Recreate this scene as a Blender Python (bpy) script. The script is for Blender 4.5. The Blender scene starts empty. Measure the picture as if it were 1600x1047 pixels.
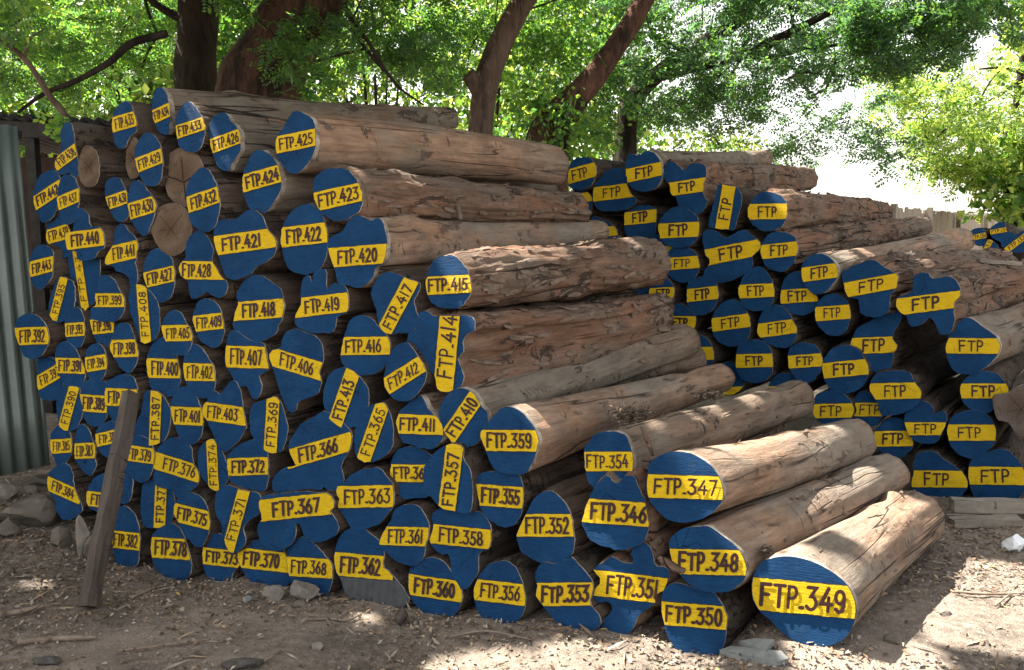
import bpy, bmesh, math, random
import numpy as np
from mathutils import Vector, Matrix, noise
from mathutils.geometry import tessellate_polygon

# ------------------------------------------------------------------ camera, sky, sun, exposure
SC = bpy.context.scene
COL = SC.collection
R = math.radians
CAM = Vector((0.0, 0.0, 1.6))
FPX, CX, CY = 1300.0, 800.0, 523.5
PITCH = math.atan2(163.5, FPX)
cd = bpy.data.cameras.new('camera')
cd.sensor_width = 36.0
cd.lens = 36.0 * FPX / 1600.0
cd.clip_end = 500.0
cam = bpy.data.objects.new('camera', cd)
cam.location = CAM
cam.rotation_euler = (R(90) - PITCH, 0, 0)
COL.objects.link(cam)
SC.camera = cam

SUNV = Vector((-0.50, 0.30, 0.81)).normalized()          # direction towards the sun: behind the pile, from the left
SUN_EL = math.asin(SUNV.z)
SUN_AZ = math.atan2(SUNV.x, SUNV.y)
w = bpy.data.worlds.new('World')
SC.world = w
w.use_nodes = True
nt = w.node_tree
bg = nt.nodes['Background']
sky = nt.nodes.new('ShaderNodeTexSky')
sky.sky_type = 'NISHITA'
sky.sun_disc = False
sky.sun_elevation = SUN_EL
sky.sun_rotation = SUN_AZ
sky.air_density = 1.0
sky.dust_density = 1.5
sky.ozone_density = 1.0
hs = nt.nodes.new('ShaderNodeHueSaturation')
hs.inputs['Saturation'].default_value = 0.30
nt.links.new(sky.outputs[0], hs.inputs['Color'])
wm = nt.nodes.new('ShaderNodeMix'); wm.data_type = 'RGBA'; wm.blend_type = 'MULTIPLY'; wm.inputs[0].default_value = 1.0
wm.inputs[7].default_value = (1.04, 0.985, 0.90, 1)          # thin bright tropical haze: a whiter sky than clear air gives
nt.links.new(hs.outputs[0], wm.inputs[6])
nt.links.new(wm.outputs[2], bg.inputs['Color'])
bg.inputs['Strength'].default_value = 0.082
sd = bpy.data.lights.new('sun', 'SUN')
sd.energy = 5.0
sd.angle = R(0.5)
sd.color = (1.0, 0.93, 0.82)
so = bpy.data.objects.new('sun', sd)
so.rotation_euler = SUNV.to_track_quat('Z', 'Y').to_euler()
so.location = (-6, 8, 14)
COL.objects.link(so)
SC.view_settings.view_transform = 'Standard'
SC.view_settings.look = 'None'
SC.view_settings.exposure = 2.5
SC.view_settings.gamma = 1.0
SC.render.engine = 'CYCLES'
SC.cycles.max_bounces = 6
SC.cycles.transmission_bounces = 4
SC.cycles.use_denoising = True

# ------------------------------------------------------------------ helpers
random.seed(7)
rng = np.random.default_rng(11)
FWD = Vector((0, math.cos(PITCH), -math.sin(PITCH)))
UP = Vector((0, math.sin(PITCH), math.cos(PITCH)))

def ray(px, py):
    return FWD + Vector(((px - CX) / FPX, 0, 0)) + UP * (-(py - CY) / FPX)

def at(px, py, z):
    return CAM + ray(px, py) * z

def link(o, parent=None):
    COL.objects.link(o)
    if parent:
        o.parent = parent
    return o

def tag(o, label=None, cat=None, group=None, kind=None):
    if label: o['label'] = label
    if cat: o['category'] = cat
    if group: o['group'] = group
    if kind: o['kind'] = kind
    return o

def empty(name, M, label, cat, group=None):
    o = bpy.data.objects.new(name, None)
    o.matrix_world = M
    o.empty_display_size = 0.1
    link(o)
    return tag(o, label, cat, group)

def mesh(name, verts, faces, mats, parent=None, mi=None, smooth=False):
    me = bpy.data.meshes.new(name)
    me.from_pydata([tuple(v) for v in verts], [], faces)
    for m in (mats if isinstance(mats, (list, tuple)) else [mats]):
        me.materials.append(m)
    if mi is not None:
        me.polygons.foreach_set('material_index', mi)
    if smooth:
        me.polygons.foreach_set('use_smooth', [True] * len(me.polygons))
    me.update()
    return link(bpy.data.objects.new(name, me), parent)

def quads_mesh(name, V, mats, mi, parent=None):
    """V: (n,4,3) array of leaf quads -> one mesh, quickly"""
    n = len(V)
    me = bpy.data.meshes.new(name)
    me.vertices.add(n * 4)
    me.vertices.foreach_set('co', V.reshape(-1).astype(np.float32))
    me.loops.add(n * 4)
    me.loops.foreach_set('vertex_index', np.arange(n * 4, dtype=np.int32))
    me.polygons.add(n)
    me.polygons.foreach_set('loop_start', np.arange(0, n * 4, 4, dtype=np.int32))
    me.polygons.foreach_set('material_index', np.asarray(mi, dtype=np.int32))
    for m in mats:
        me.materials.append(m)
    me.update(calc_edges=True)
    me.validate()
    return link(bpy.data.objects.new(name, me), parent)

# ------------------------------------------------------------------ materials
def newmat(name, rough=0.85, spec=0.25):
    m = bpy.data.materials.new(name)
    m.use_nodes = True
    b = m.node_tree.nodes['Principled BSDF']
    b.inputs['Roughness'].default_value = rough
    b.inputs['Specular IOR Level'].default_value = spec
    return m, m.node_tree, b

def nd(t, kind, **kw):
    n = t.nodes.new(kind)
    for k, v in kw.items():
        if k in n.inputs: n.inputs[k].default_value = v
        else: setattr(n, k, v)
    return n

def coords(t, scale, randomize=True, obj=True):
    tc = t.nodes.new('ShaderNodeTexCoord')
    mp = t.nodes.new('ShaderNodeMapping')
    mp.inputs['Scale'].default_value = scale
    t.links.new(tc.outputs['Object' if obj else 'Generated'], mp.inputs['Vector'])
    if randomize:
        oi = t.nodes.new('ShaderNodeObjectInfo')
        ml = nd(t, 'ShaderNodeMath', operation='MULTIPLY'); ml.inputs[1].default_value = 37.0
        t.links.new(oi.outputs['Random'], ml.inputs[0])
        cx = t.nodes.new('ShaderNodeCombineXYZ')
        t.links.new(ml.outputs[0], cx.inputs[0]); t.links.new(ml.outputs[0], cx.inputs[2])
        t.links.new(cx.outputs[0], mp.inputs['Location'])
    return mp.outputs[0]

def nz(t, vec, scale, detail=4, rough=0.6, dist=0.0):
    n = nd(t, 'ShaderNodeTexNoise')
    n.inputs['Scale'].default_value = scale
    n.inputs['Detail'].default_value = detail
    n.inputs['Roughness'].default_value = rough
    n.inputs['Distortion'].default_value = dist
    t.links.new(vec, n.inputs['Vector'])
    return n.outputs['Fac']

def ramp(t, fac, stops):
    r = t.nodes.new('ShaderNodeValToRGB')
    e = r.color_ramp.elements
    while len(e) < len(stops): e.new(0.5)
    for i, (p, c) in enumerate(stops):
        e[i].position = p
        e[i].color = (*c, 1) if len(c) == 3 else c
    t.links.new(fac, r.inputs[0])
    return r.outputs[0]

def mix(t, fac, a, b, mode='MIX'):
    n = t.nodes.new('ShaderNodeMix'); n.data_type = 'RGBA'; n.blend_type = mode
    for sock, v in ((n.inputs[0], fac), (n.inputs[6], a), (n.inputs[7], b)):
        if isinstance(v, (int, float)): sock.default_value = v
        elif isinstance(v, tuple): sock.default_value = (*v, 1)
        else: t.links.new(v, sock)
    return n.outputs[2]

def bump(t, b, h, strength, dist=0.01):
    n = t.nodes.new('ShaderNodeBump')
    n.inputs['Strength'].default_value = strength
    n.inputs['Distance'].default_value = dist
    t.links.new(h, n.inputs['Height'])
    t.links.new(n.outputs[0], b.inputs['Normal'])

def wood_mat(name, c1, c2, grey, dark, rough_amt, crack=0.5, greyness=(0.42, 0.62), patch=0.60, orange=None):
    m, t, b = newmat(name, 0.92, 0.12)
    v = coords(t, (1, 0.10, 1))
    v2 = coords(t, (1, 0.42, 1))
    fine = nz(t, v, 42, 8, 0.72)
    mid = nz(t, v2, 11, 6, 0.7, 0.3)
    big = nz(t, v2, 3.0, 5, 0.62)
    base = ramp(t, fine, [(0.28, c1), (0.72, c2)])
    if orange:
        base = mix(t, ramp(t, nz(t, v2, 4.4, 3, 0.6), [(0.48, (0, 0, 0)), (0.7, (0.7, 0.7, 0.7))]), base, orange)
    gm = ramp(t, big, [(greyness[0], (0, 0, 0)), (greyness[1], (1, 1, 1))])
    gr = mix(t, fine, tuple(x * 0.6 for x in grey), tuple(min(1, x * 1.35) for x in grey))
    col = mix(t, gm, base, gr)
    col = mix(t, 1.0, col, ramp(t, mid, [(0.25, (0.55, 0.53, 0.52)), (0.6, (1, 1, 1)), (0.8, (1.15, 1.13, 1.1))]), 'MULTIPLY')
    # leftover bark in torn patches with a crisp edge
    pn = nz(t, v2, 5.0, 9, 0.74, 0.5)
    pm = ramp(t, pn, [(patch, (0, 0, 0)), (patch + 0.025, (1, 1, 1))])
    bark_c = mix(t, nz(t, v2, 40, 4, 0.7), tuple(x * 0.55 for x in dark), tuple(x * 1.9 for x in dark))
    col = mix(t, pm, col, bark_c)
    # long drying checks
    def iso(vec, scale, width, detail=2):
        n_ = nz(t, vec, scale, detail, 0.5)
        sb = nd(t, 'ShaderNodeMath', operation='SUBTRACT'); sb.inputs[1].default_value = 0.5
        t.links.new(n_, sb.inputs[0])
        ab = nd(t, 'ShaderNodeMath', operation='ABSOLUTE'); t.links.new(sb.outputs[0], ab.inputs[0])
        return ramp(t, ab.outputs[0], [(0.0, (1, 1, 1)), (width, (0, 0, 0))])
    cm2 = mix(t, 1.0, iso(coords(t, (1, 0.045, 1)), 8, 0.016), ramp(t, nz(t, v2, 2.3, 2), [(0.47, (0, 0, 0)), (0.56, (1, 1, 1))]), 'MULTIPLY')
    # short crosswise scars
    sm = mix(t, 1.0, iso(coords(t, (0.35, 1.6, 0.35)), 7, 0.010, 3), ramp(t, nz(t, v2, 8.5, 3), [(0.56, (0, 0, 0)), (0.62, (1, 1, 1))]), 'MULTIPLY')
    cm2 = mix(t, 1.0, cm2, sm, 'ADD')
    col = mix(t, cm2, col, tuple(x * 0.4 for x in dark))
    t.links.new(col, b.inputs['Base Color'])
    h = mix(t, 0.45, fine, nz(t, v2, 24, 7, 0.75))
    h = mix(t, mix(t, 1.0, pm, (0.6, 0.6, 0.6), 'MULTIPLY'), h, (1, 1, 1))
    h = mix(t, cm2, h, (0, 0, 0))
    bump(t, b, h, rough_amt, 0.025)
    return m

M = {}
M['s'] = wood_mat('debarked_wood', (0.135, 0.088, 0.064), (0.385, 0.262, 0.182), (0.22, 0.183, 0.148), (0.085, 0.064, 0.052), 0.75, 0.25, (0.44, 0.6), 0.615, (0.30, 0.165, 0.10))
M['g'] = wood_mat('weathered_wood', (0.10, 0.073, 0.055), (0.275, 0.20, 0.146), (0.19, 0.163, 0.132), (0.06, 0.048, 0.04), 0.95, 0.5, (0.38, 0.58), 0.57, (0.20, 0.13, 0.09))
M['b'] = wood_mat('bark', (0.064, 0.040, 0.030), (0.27, 0.172, 0.12), (0.16, 0.126, 0.10), (0.05, 0.037, 0.03), 1.0, 0.75, (0.46, 0.64), 0.565, (0.21, 0.105, 0.065))
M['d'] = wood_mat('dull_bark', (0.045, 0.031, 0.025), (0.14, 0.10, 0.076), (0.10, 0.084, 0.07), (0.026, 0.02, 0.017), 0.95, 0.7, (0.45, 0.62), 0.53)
M['k'] = wood_mat('shadowed_bark', (0.030, 0.021, 0.017), (0.105, 0.076, 0.058), (0.075, 0.062, 0.052), (0.02, 0.016, 0.013), 0.95, 0.7, (0.45, 0.62), 0.54)  # darker copy of the dull bark: gap shade between logs put into the colour

def simple(name, c1, c2, scale=20, rough=0.8, bmp=0.2, spec=0.25, sc=(1, 1, 1), dark=None, metal=0.0):
    m, t, b = newmat(name, rough, spec)
    v = coords(t, sc)
    f = nz(t, v, scale, 6, 0.65)
    col = ramp(t, f, [(0.3, c1), (0.7, c2)])
    if dark:
        col = mix(t, ramp(t, nz(t, v, scale * 0.3, 6, 0.7), [(0.55, (0, 0, 0)), (0.72, (1, 1, 1))]), col, dark)
    t.links.new(col, b.inputs['Base Color'])
    b.inputs['Metallic'].default_value = metal
    if bmp: bump(t, b, f, bmp, 0.01)
    return m

M['rim'] = simple('pale_rim', (0.07, 0.055, 0.045), (0.42, 0.37, 0.31), 22, 0.9, 0.5, dark=(0.05, 0.04, 0.032))
def end_mat(name, c1, c2, dark):
    m, t, b = newmat(name, 0.95, 0.08)
    v = coords(t, (1, 1, 1), True, False)
    tc = t.nodes.new('ShaderNodeTexCoord')
    sb = nd(t, 'ShaderNodeVectorMath', operation='SUBTRACT'); sb.inputs[1].default_value = (0.46, 0.5, 0.54)
    t.links.new(tc.outputs['Generated'], sb.inputs[0])
    ml = nd(t, 'ShaderNodeVectorMath', operation='MULTIPLY'); ml.inputs[1].default_value = (1, 0, 1)
    t.links.new(sb.outputs[0], ml.inputs[0])
    wv = nd(t, 'ShaderNodeTexWave', wave_type='RINGS', rings_direction='SPHERICAL')
    wv.inputs['Scale'].default_value = 9; wv.inputs['Distortion'].default_value = 3.5; wv.inputs['Detail'].default_value = 4; wv.inputs['Detail Scale'].default_value = 1.5
    t.links.new(ml.outputs[0], wv.inputs['Vector'])
    col = mix(t, wv.outputs['Fac'], c1, c2)
    ln = nd(t, 'ShaderNodeVectorMath', operation='LENGTH'); t.links.new(ml.outputs[0], ln.inputs[0])
    heart = ramp(t, ln.outputs['Value'], [(0.12, (0.7, 0.62, 0.56)), (0.38, (1, 1, 1)), (0.5, (0.75, 0.72, 0.7))])
    col = mix(t, 1.0, col, heart, 'MULTIPLY')
    ob = coords(t, (1, 1, 1))
    col = mix(t, ramp(t, nz(t, ob, 14, 8, 0.75), [(0.5, (0, 0, 0)), (0.66, (0.8, 0.8, 0.8))]), col, dark)
    t.links.new(col, b.inputs['Base Color'])
    bump(t, b, mix(t, 0.5, wv.outputs['Fac'], nz(t, ob, 60, 5, 0.7)), 0.5, 0.008)
    return m
M['endgrain'] = end_mat('end_grain', (0.105, 0.074, 0.052), (0.145, 0.106, 0.076), (0.06, 0.043, 0.033))
M['grey_endgrain'] = end_mat('grey_end_grain', (0.105, 0.083, 0.072), (0.135, 0.109, 0.095), (0.07, 0.056, 0.048))
M['flake'] = simple('bark_flake', (0.055, 0.04, 0.031), (0.19, 0.14, 0.105), 18, 0.95, 0.6)
M['crack'] = simple('crack', (0.012, 0.009, 0.007), (0.02, 0.015, 0.012), 30, 1.0, 0)

def paint(name, c1, c2, dirt, rough):
    m, t, b = newmat(name, rough, 0.12)
    v = coords(t, (1, 1, 1))
    col = ramp(t, nz(t, v, 6, 7, 0.7), [(0.28, c1), (0.72, c2)])
    st = coords(t, (0.16, 1, 3.4))
    grain = nz(t, st, 55, 6, 0.75)
    col = mix(t, ramp(t, grain, [(0.5, (0, 0, 0)), (0.72, (0.75, 0.75, 0.75))]), col, tuple(x * 0.5 for x in c1))
    col = mix(t, ramp(t, nz(t, v, 13, 9, 0.78), [(0.58, (0, 0, 0)), (0.78, (0.8, 0.8, 0.8))]), col, dirt)
    # fine radial checks that broke the paint
    ck = nd(t, 'ShaderNodeTexVoronoi', feature='DISTANCE_TO_EDGE'); ck.inputs['Scale'].default_value = 9
    t.links.new(coords(t, (1.6, 1, 0.7)), ck.inputs['Vector'])
    cm = mix(t, 1.0, ramp(t, ck.outputs['Distance'], [(0.0, (1, 1, 1)), (0.018, (0, 0, 0))]), ramp(t, nz(t, v, 5, 3), [(0.56, (0, 0, 0)), (0.64, (1, 1, 1))]), 'MULTIPLY')
    col = mix(t, cm, col, tuple(x * 0.3 for x in c1))
    t.links.new(col, b.inputs['Base Color'])
    bump(t, b, mix(t, cm, grain, (0, 0, 0)), 0.8, 0.008)
    return m
M['blue'] = paint('blue_paint', (0.004, 0.028, 0.084), (0.008, 0.052, 0.138), (0.03, 0.066, 0.105), 0.8)
M['yellow'] = paint('yellow_paint', (0.53, 0.34, 0.007), (0.64, 0.43, 0.012), (0.33, 0.205, 0.02), 0.55)
M['raw'] = simple('unpainted_grey_end', (0.035, 0.038, 0.042), (0.07, 0.072, 0.075), 40, 0.9, 0.6, sc=(1, 1, .3))
M['edge'] = simple('dark_band_edge', (0.012, 0.02, 0.03), (0.02, 0.03, 0.045), 20, 0.7, 0)
M['letter'] = simple('dark_lettering', (0.022, 0.006, 0.006), (0.04, 0.012, 0.010), 40, 0.55, 0)
# ---- front pile: number -> traced outline of the sawn end, painted band (x0,y0,x1,y1,height), options ----
FRONT = {
438:([104,194,111,196,116,222,119,240,122,258,121,273,115,276,106,268,98,272,90,266,86,255,91,243,96,230,95,212,98,200],(88,257,118,234,18),{}),
435:([193,161,202,163,208,174,212,193,211,206,203,212,196,227,191,231,181,225,178,210,176,189,181,172],(177,195,211,185,23),{}),
434:([248,137,256,140,263,155,266,178,265,193,264,208,257,211,248,206,243,195,239,182,237,164,241,145],(239,183,265,171,20),{'far':(706,184,1.45,.80),'st':'g','off':-.05}),
433:([291,161,301,165,314,182,319,197,318,212,312,229,301,236,289,234,281,226,277,212,275,194,276,184,281,173],(275,207,317,193,20),{'off':.03}),
426:([347,176,355,179,361,189,369,197,375,208,376,224,375,237,364,252,358,266,349,267,339,258,334,243,329,229,327,212,326,199,332,184],(329,229,376,212,22),{'st':'g','far':(735,232,1.5,.7)}),
425:([462,173,473,176,487,185,492,197,493,216,492,233,486,248,473,264,461,272,450,268,439,254,433,243,430,227,433,212,442,201,450,185,458,175],(431,227,493,214,26),{'far':(866,258,1.40,1.0),'st':'s'}),
442:([76,268,86,269,91,275,94,289,92,302,90,319,84,333,78,342,70,346,64,343,61,335,56,325,53,312,54,298,59,283,64,275],(54,318,93,292,20),{}),
437:([101,275,113,277,119,287,122,300,122,315,119,333,113,345,106,349,98,347,95,337,91,325,90,311,92,293,96,281],(91,318,122,305,20),{'off':.01}),
431:([178,278,186,281,191,289,197,300,199,315,200,330,197,341,188,345,180,341,174,331,169,320,166,311,165,294,169,283],(167,318,199,307,20),{}),
430:([214,283,222,289,229,298,239,312,243,323,241,330,238,341,233,354,227,366,220,364,212,354,206,345,202,331,200,313,203,294,208,285],(201,331,242,318,25),{'off':.02}),
429:([227,210,237,211,245,220,250,231,253,248,252,268,248,283,239,289,227,287,220,275,215,262,211,245,212,233,219,218],(213,259,253,243,22),{'off':.03}),
432:([316,265,326,269,334,283,339,296,342,313,341,328,339,340,336,349,331,356,324,360,312,357,301,349,296,333,293,313,293,294,301,277,309,268],(294,320,341,304,25),{'off':.02}),
424:([402,234,414,237,425,244,433,256,439,275,440,290,435,304,425,319,417,330,404,334,393,328,387,321,381,304,378,287,380,269,387,252,395,240],(379,287,440,270,27),{'far':(850,302,1.5,1.0),'st':'g'}),
423:([528,262,540,264,551,273,560,285,567,306,565,319,561,330,555,335,542,342,530,345,517,343,507,337,500,328,492,315,489,298,490,283,498,271,511,264],(491,316,566,299,29),{'far':(903,328,1.36,.74),'st':'b'}),
440:([118,329,128,328,137,337,140,354,151,354,160,364,161,375,161,387,151,392,145,404,122,404,119,391,107,390,104,377,104,364,115,361,116,343],(104,377,161,370,27),{'ts':(.13,.87),'off':.03}),
439:([76,343,90,339,103,347,107,358,110,377,109,391,103,400,96,402,90,396,84,385,76,381,73,370,74,358],(73,371,109,360,22),{'off':-.03}),
441:([188,352,195,354,201,364,210,372,214,383,212,404,210,410,213,423,212,442,208,448,203,444,201,433,193,425,183,423,178,416,165,412,169,396,178,381,180,362],(167,400,213,389,27),{'ts':(.2,.92)}),
443:([66,385,76,387,82,396,82,412,81,427,77,437,67,448,61,451,54,446,49,435,47,423,47,408,51,395,57,387],(47,421,82,412,23),{'off':.03}),
395:([92,435,101,435,113,442,116,459,113,482,101,498,88,503,79,492,77,479,80,463,86,446],(84,494,98,440,13),{}),
436:([110,390,130,388,150,394,155,412,153,440,149,455,147,470,137,478,132,484,122,481,115,455,111,430,107,405],(133,482,118,384,12),{'off':-.03,'ts':(.12,.98)}),
399:([155,434,170,433,180,442,185,454,192,465,193,479,189,492,180,500,166,501,147,498,142,488,144,480,151,477,149,461,153,450],(150,469,193,469,21),{}),
408:([205,452,213,446,225,449,236,460,245,473,248,495,247,515,240,528,228,535,219,530,213,512,206,492,202,470],(228,533,221,449,16),{}),
427:([245,390,254,393,266,404,270,417,272,435,269,454,262,467,248,471,239,465,232,452,227,438,225,425,227,410,235,395],(226,438,272,427,24),{}),
392:([46,491,59,496,69,507,73,518,75,525,74,536,65,552,57,558,48,560,38,555,32,542,26,527,24,513,26,505,32,496],(25,526,75,524,27),{'ts':(.12,.88),'off':.04}),
393:([104,490,113,482,124,484,129,495,131,508,131,525,127,538,118,544,109,539,104,528,102,513,102,500],(102,516,131,514,21),{}),
396:([143,494,155,490,170,492,175,500,177,511,175,523,170,536,163,545,155,541,149,529,144,516,142,503],(143,511,176,508,23),{'off':-.03}),
398:([191,506,201,509,207,521,212,536,215,552,214,559,210,571,204,580,199,581,189,574,181,561,176,553,173,542,178,523,183,510],(174,545,214,544,27),{}),
397:([60,563,71,558,84,563,90,580,94,588,98,601,95,615,90,623,76,624,66,622,61,613,58,595,59,576],(60,598,94,578,21),{'off':-.03}),
391:([96,536,107,536,118,548,124,561,130,573,131,588,124,603,113,606,101,601,94,588,89,574,87,559,89,546],(88,571,130,572,24),{}),
394:([151,538,160,544,165,557,165,576,159,590,151,596,142,594,137,582,134,573,134,557,139,544],(134,570,165,565,23),{}),
400:([241,536,254,529,271,538,275,559,280,580,280,595,275,611,264,618,248,615,237,605,233,590,230,574,231,557],(231,575,280,576,30),{'ts':(.13,.95),'off':-.02}),
405:([271,486,281,490,288,501,295,513,299,524,298,534,294,546,287,553,277,553,266,548,260,534,255,519,254,509,260,494],(256,521,299,520,25),{'off':.01}),
401:([277,612,287,606,297,608,305,620,311,635,316,648,316,663,314,677,308,687,300,693,289,690,280,680,274,665,269,650,268,635,271,621],(269,649,316,651,28),{}),
390:([96,607,107,605,122,607,125,624,128,638,126,653,115,670,105,673,96,668,92,660,90,641,89,624],(99,667,115,607,16),{}),
389:([134,596,147,597,162,596,166,607,165,622,166,645,160,659,149,665,139,662,132,651,128,641,125,624,126,607],(126,629,166,632,26),{}),
388:([168,599,178,592,193,586,206,590,212,603,213,622,208,641,195,653,183,660,176,655,169,641,164,630,165,613],(165,620,213,622,27),{}),
387:([227,615,239,612,250,617,260,630,265,647,263,668,258,683,246,693,235,695,222,691,212,678,214,660,222,643],(241,694,244,613,17),{}),
385:([86,670,95,665,104,670,109,683,111,691,111,707,105,718,97,726,89,725,84,714,81,707,79,692,80,680],(80,698,111,696,22),{}),
383:([122,668,130,666,139,674,144,691,148,697,147,714,149,726,143,739,139,742,130,735,122,724,117,714,117,695],(117,705,147,704,24),{}),
386:([157,666,172,659,184,666,190,680,186,698,176,714,163,712,153,699,150,686,151,676],(152,688,186,680,20),{}),
379:([203,686,216,682,231,688,239,705,239,724,233,743,222,753,212,749,200,739,197,728,196,709],(195,707,239,713,24),{}),
384:([88,730,99,726,109,732,113,745,115,762,124,783,127,795,122,802,111,809,96,808,89,795,87,781,78,770,75,756,76,745,80,737],(76,756,122,776,21),{'ts':(.12,.84)}),
381:([145,751,157,743,172,741,183,756,185,775,176,791,157,798,145,795,138,789,137,770],(138,779,183,784,23),{}),
380:([190,732,200,736,206,752,204,775,197,786,188,784,180,770,182,745],None,{}),
382:([183,797,193,793,203,798,212,810,216,829,218,844,216,861,215,876,208,887,195,889,184,882,180,866,176,848,176,829,178,810],(174,842,218,847,27),{}),
377:([224,760,239,745,254,756,267,764,271,785,267,810,258,821,239,823,224,818,221,791],(249,822,252,752,18),{'off':-.03}),
376:([255,694,270,686,288,690,298,703,300,722,308,738,309,753,302,760,295,768,285,780,276,775,270,764,258,762,245,757,241,744,243,735,240,722,241,712,248,702],(241,719,308,740,26),{'ts':(.22,.94)}),
374:([312,705,322,691,332,688,343,701,351,718,356,733,355,747,347,760,337,766,326,758,318,747,312,735,310,718],(334,765,330,688,16),{}),
403:([328,615,335,611,345,618,352,607,360,597,368,599,374,611,377,626,379,641,383,664,377,678,372,687,366,691,358,700,350,703,343,699,337,687,332,672,326,659,319,649,318,636,325,626],(318,642,382,651,28),{'ts':(.1,.82)}),
402:([303,540,312,543,320,553,328,565,333,575,335,588,334,601,330,615,320,621,309,618,297,607,290,592,287,576,288,561,293,548],(288,581,335,582,27),{}),
409:([312,471,325,468,339,478,345,490,348,505,349,517,347,525,343,536,335,542,326,539,314,531,309,521,303,503,302,494,307,480],(303,506,349,501,25),{}),
428:([309,363,318,366,326,377,333,393,330,406,345,433,353,440,352,454,343,463,330,459,322,454,314,461,301,465,297,454,295,438,284,431,281,419,284,410,291,404,291,389,295,375],(281,422,347,423,28),{'ts':(.06,.72)}),
421:([362,346,372,343,379,336,391,330,404,335,412,347,416,358,429,375,428,387,425,398,414,408,398,415,395,423,379,431,366,435,354,429,349,415,343,398,337,381,336,366,341,350,351,344],(338,384,429,371,30),{'ts':(.1,.75),'off':.02}),
422:([473,323,486,322,498,331,505,345,509,362,510,381,507,400,500,416,486,425,471,426,456,421,448,410,444,393,440,375,443,356,450,341,460,330],(441,371,510,363,31),{'ts':(.1,.86)}),
418:([387,437,398,432,412,435,425,444,437,454,440,467,442,482,439,496,433,507,430,518,420,526,408,531,397,530,385,525,372,519,366,508,366,499,370,486,374,475,371,461,375,452],(367,487,442,481,29),{'ts':(.16,.82)}),
419:([500,422,509,425,509,442,511,454,519,444,534,446,541,458,542,486,525,492,524,507,515,519,507,517,494,518,482,516,469,510,463,507,463,492,471,477,471,461,473,442,483,431,488,445,490,430],(466,481,542,472,30),{'ts':(.14,.83)}),
407:([360,521,370,519,383,529,398,536,412,540,414,555,418,576,404,586,408,599,406,613,398,622,391,615,385,601,376,603,368,595,360,580,355,573,353,557,355,540],(354,557,417,559,34),{'ts':(.1,.86)}),
406:([448,521,461,517,473,521,490,527,500,538,503,553,503,567,498,580,500,595,496,611,486,618,473,622,465,626,463,636,456,642,448,634,442,618,437,603,431,584,423,561,425,550,439,544,442,532],(424,557,503,581,28),{'ts':(.18,.82)}),
413:([526,580,538,576,555,584,567,599,573,609,574,632,567,651,553,664,536,667,521,659,513,645,507,630,508,607,515,588],(525,657,550,585,23),{'ts':(.05,.86)}),
369:([398,632,410,628,421,624,431,622,439,634,444,651,448,666,446,683,442,696,437,704,429,706,419,705,404,694,397,684,393,672,391,649],(422,705,427,622,20),{}),
372:([379,695,391,690,402,691,412,701,417,714,417,737,417,754,410,766,398,770,383,767,368,760,360,749,357,733,357,716,364,703],(357,730,418,728,27),{}),
366:([471,666,486,657,505,646,519,653,534,664,546,678,547,691,542,707,534,718,530,730,534,743,534,751,526,762,515,770,505,757,495,768,470,773,440,774,430,765,429,748,440,734,455,728,463,731,459,718,454,708,453,697,456,687],(456,716,546,690,29),{'ts':(.12,.78)}),
367:([413,777,433,774,475,770,490,772,509,772,519,783,520,793,513,800,522,812,526,825,522,835,509,842,496,846,484,843,475,838,470,822,462,815,462,835,455,850,435,858,415,850,405,830,408,815,412,812,408,797,407,786],(407,798,521,786,34),{'ts':(.17,.8),'off':.03}),
371:([341,770,356,760,370,766,389,769,404,775,405,791,402,804,389,812,379,825,383,842,376,856,364,862,356,856,351,842,349,833,347,818,339,804,337,789],(357,856,381,767,19),{'ts':(.14,.86),'off':.02}),
375:([283,776,295,772,307,774,316,781,322,793,326,806,327,818,324,833,316,850,309,853,297,844,286,829,280,816,273,803,273,792],(273,800,327,814,28),{}),
378:([252,826,263,820,273,821,281,829,287,842,292,860,296,875,297,888,292,901,278,906,260,901,247,890,240,875,237,860,238,842,244,832],(237,855,296,859,32),{}),
373:([327,840,340,836,352,840,363,852,372,860,376,872,372,885,362,895,360,907,348,911,334,909,325,900,319,885,317,870,318,855],(317,868,376,875,26),{'off':-.02}),
370:([385,853,400,846,420,846,436,852,445,868,452,880,452,893,455,905,440,916,420,915,400,912,388,902,380,889,374,876,373,865,378,856],(374,871,452,880,31),{'ts':(.08,.78),'off':-.02}),
368:([452,858,463,844,475,842,485,847,495,857,505,868,515,880,518,893,517,905,512,922,500,930,482,929,465,922,456,908,452,893,450,875],(451,885,518,889,30),{'ts':(.06,.86)}),
362:([535,838,548,829,560,828,572,832,583,840,595,852,599,866,597,885,606,893,615,903,628,920,636,936,628,946,610,947,580,941,555,934,540,924,535,905,528,895,525,880,526,862],(526,881,606,888,36),{'ts':(.08,.84),'patch':(534,925,632,933,50)}),
363:([540,754,553,741,567,736,577,734,592,734,602,747,612,758,613,775,612,791,602,804,591,816,575,823,564,827,551,824,543,812,537,801,530,793,528,779,528,762],(528,777,613,775,34),{'ts':(.12,.95)}),
361:([615,802,627,793,642,790,654,795,663,808,669,823,667,839,663,852,661,867,654,876,645,882,630,879,616,872,605,862,594,850,596,842,604,825,612,814],(596,837,668,839,29),{'ts':(.15,.88)}),
358:([678,804,690,797,699,800,711,799,732,802,747,802,759,814,764,825,765,842,762,858,747,863,746,880,745,893,735,908,726,918,714,912,707,897,705,882,702,865,690,865,675,850,674,838,680,823,677,814],(675,834,765,843,30),{'ts':(.13,.88)}),
360:([658,878,673,874,688,877,699,888,708,903,716,916,721,927,718,942,712,955,699,965,684,964,665,957,652,946,643,929,640,914,641,895,646,886],(640,913,720,925,32),{'ts':(.1,.87)}),
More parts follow.
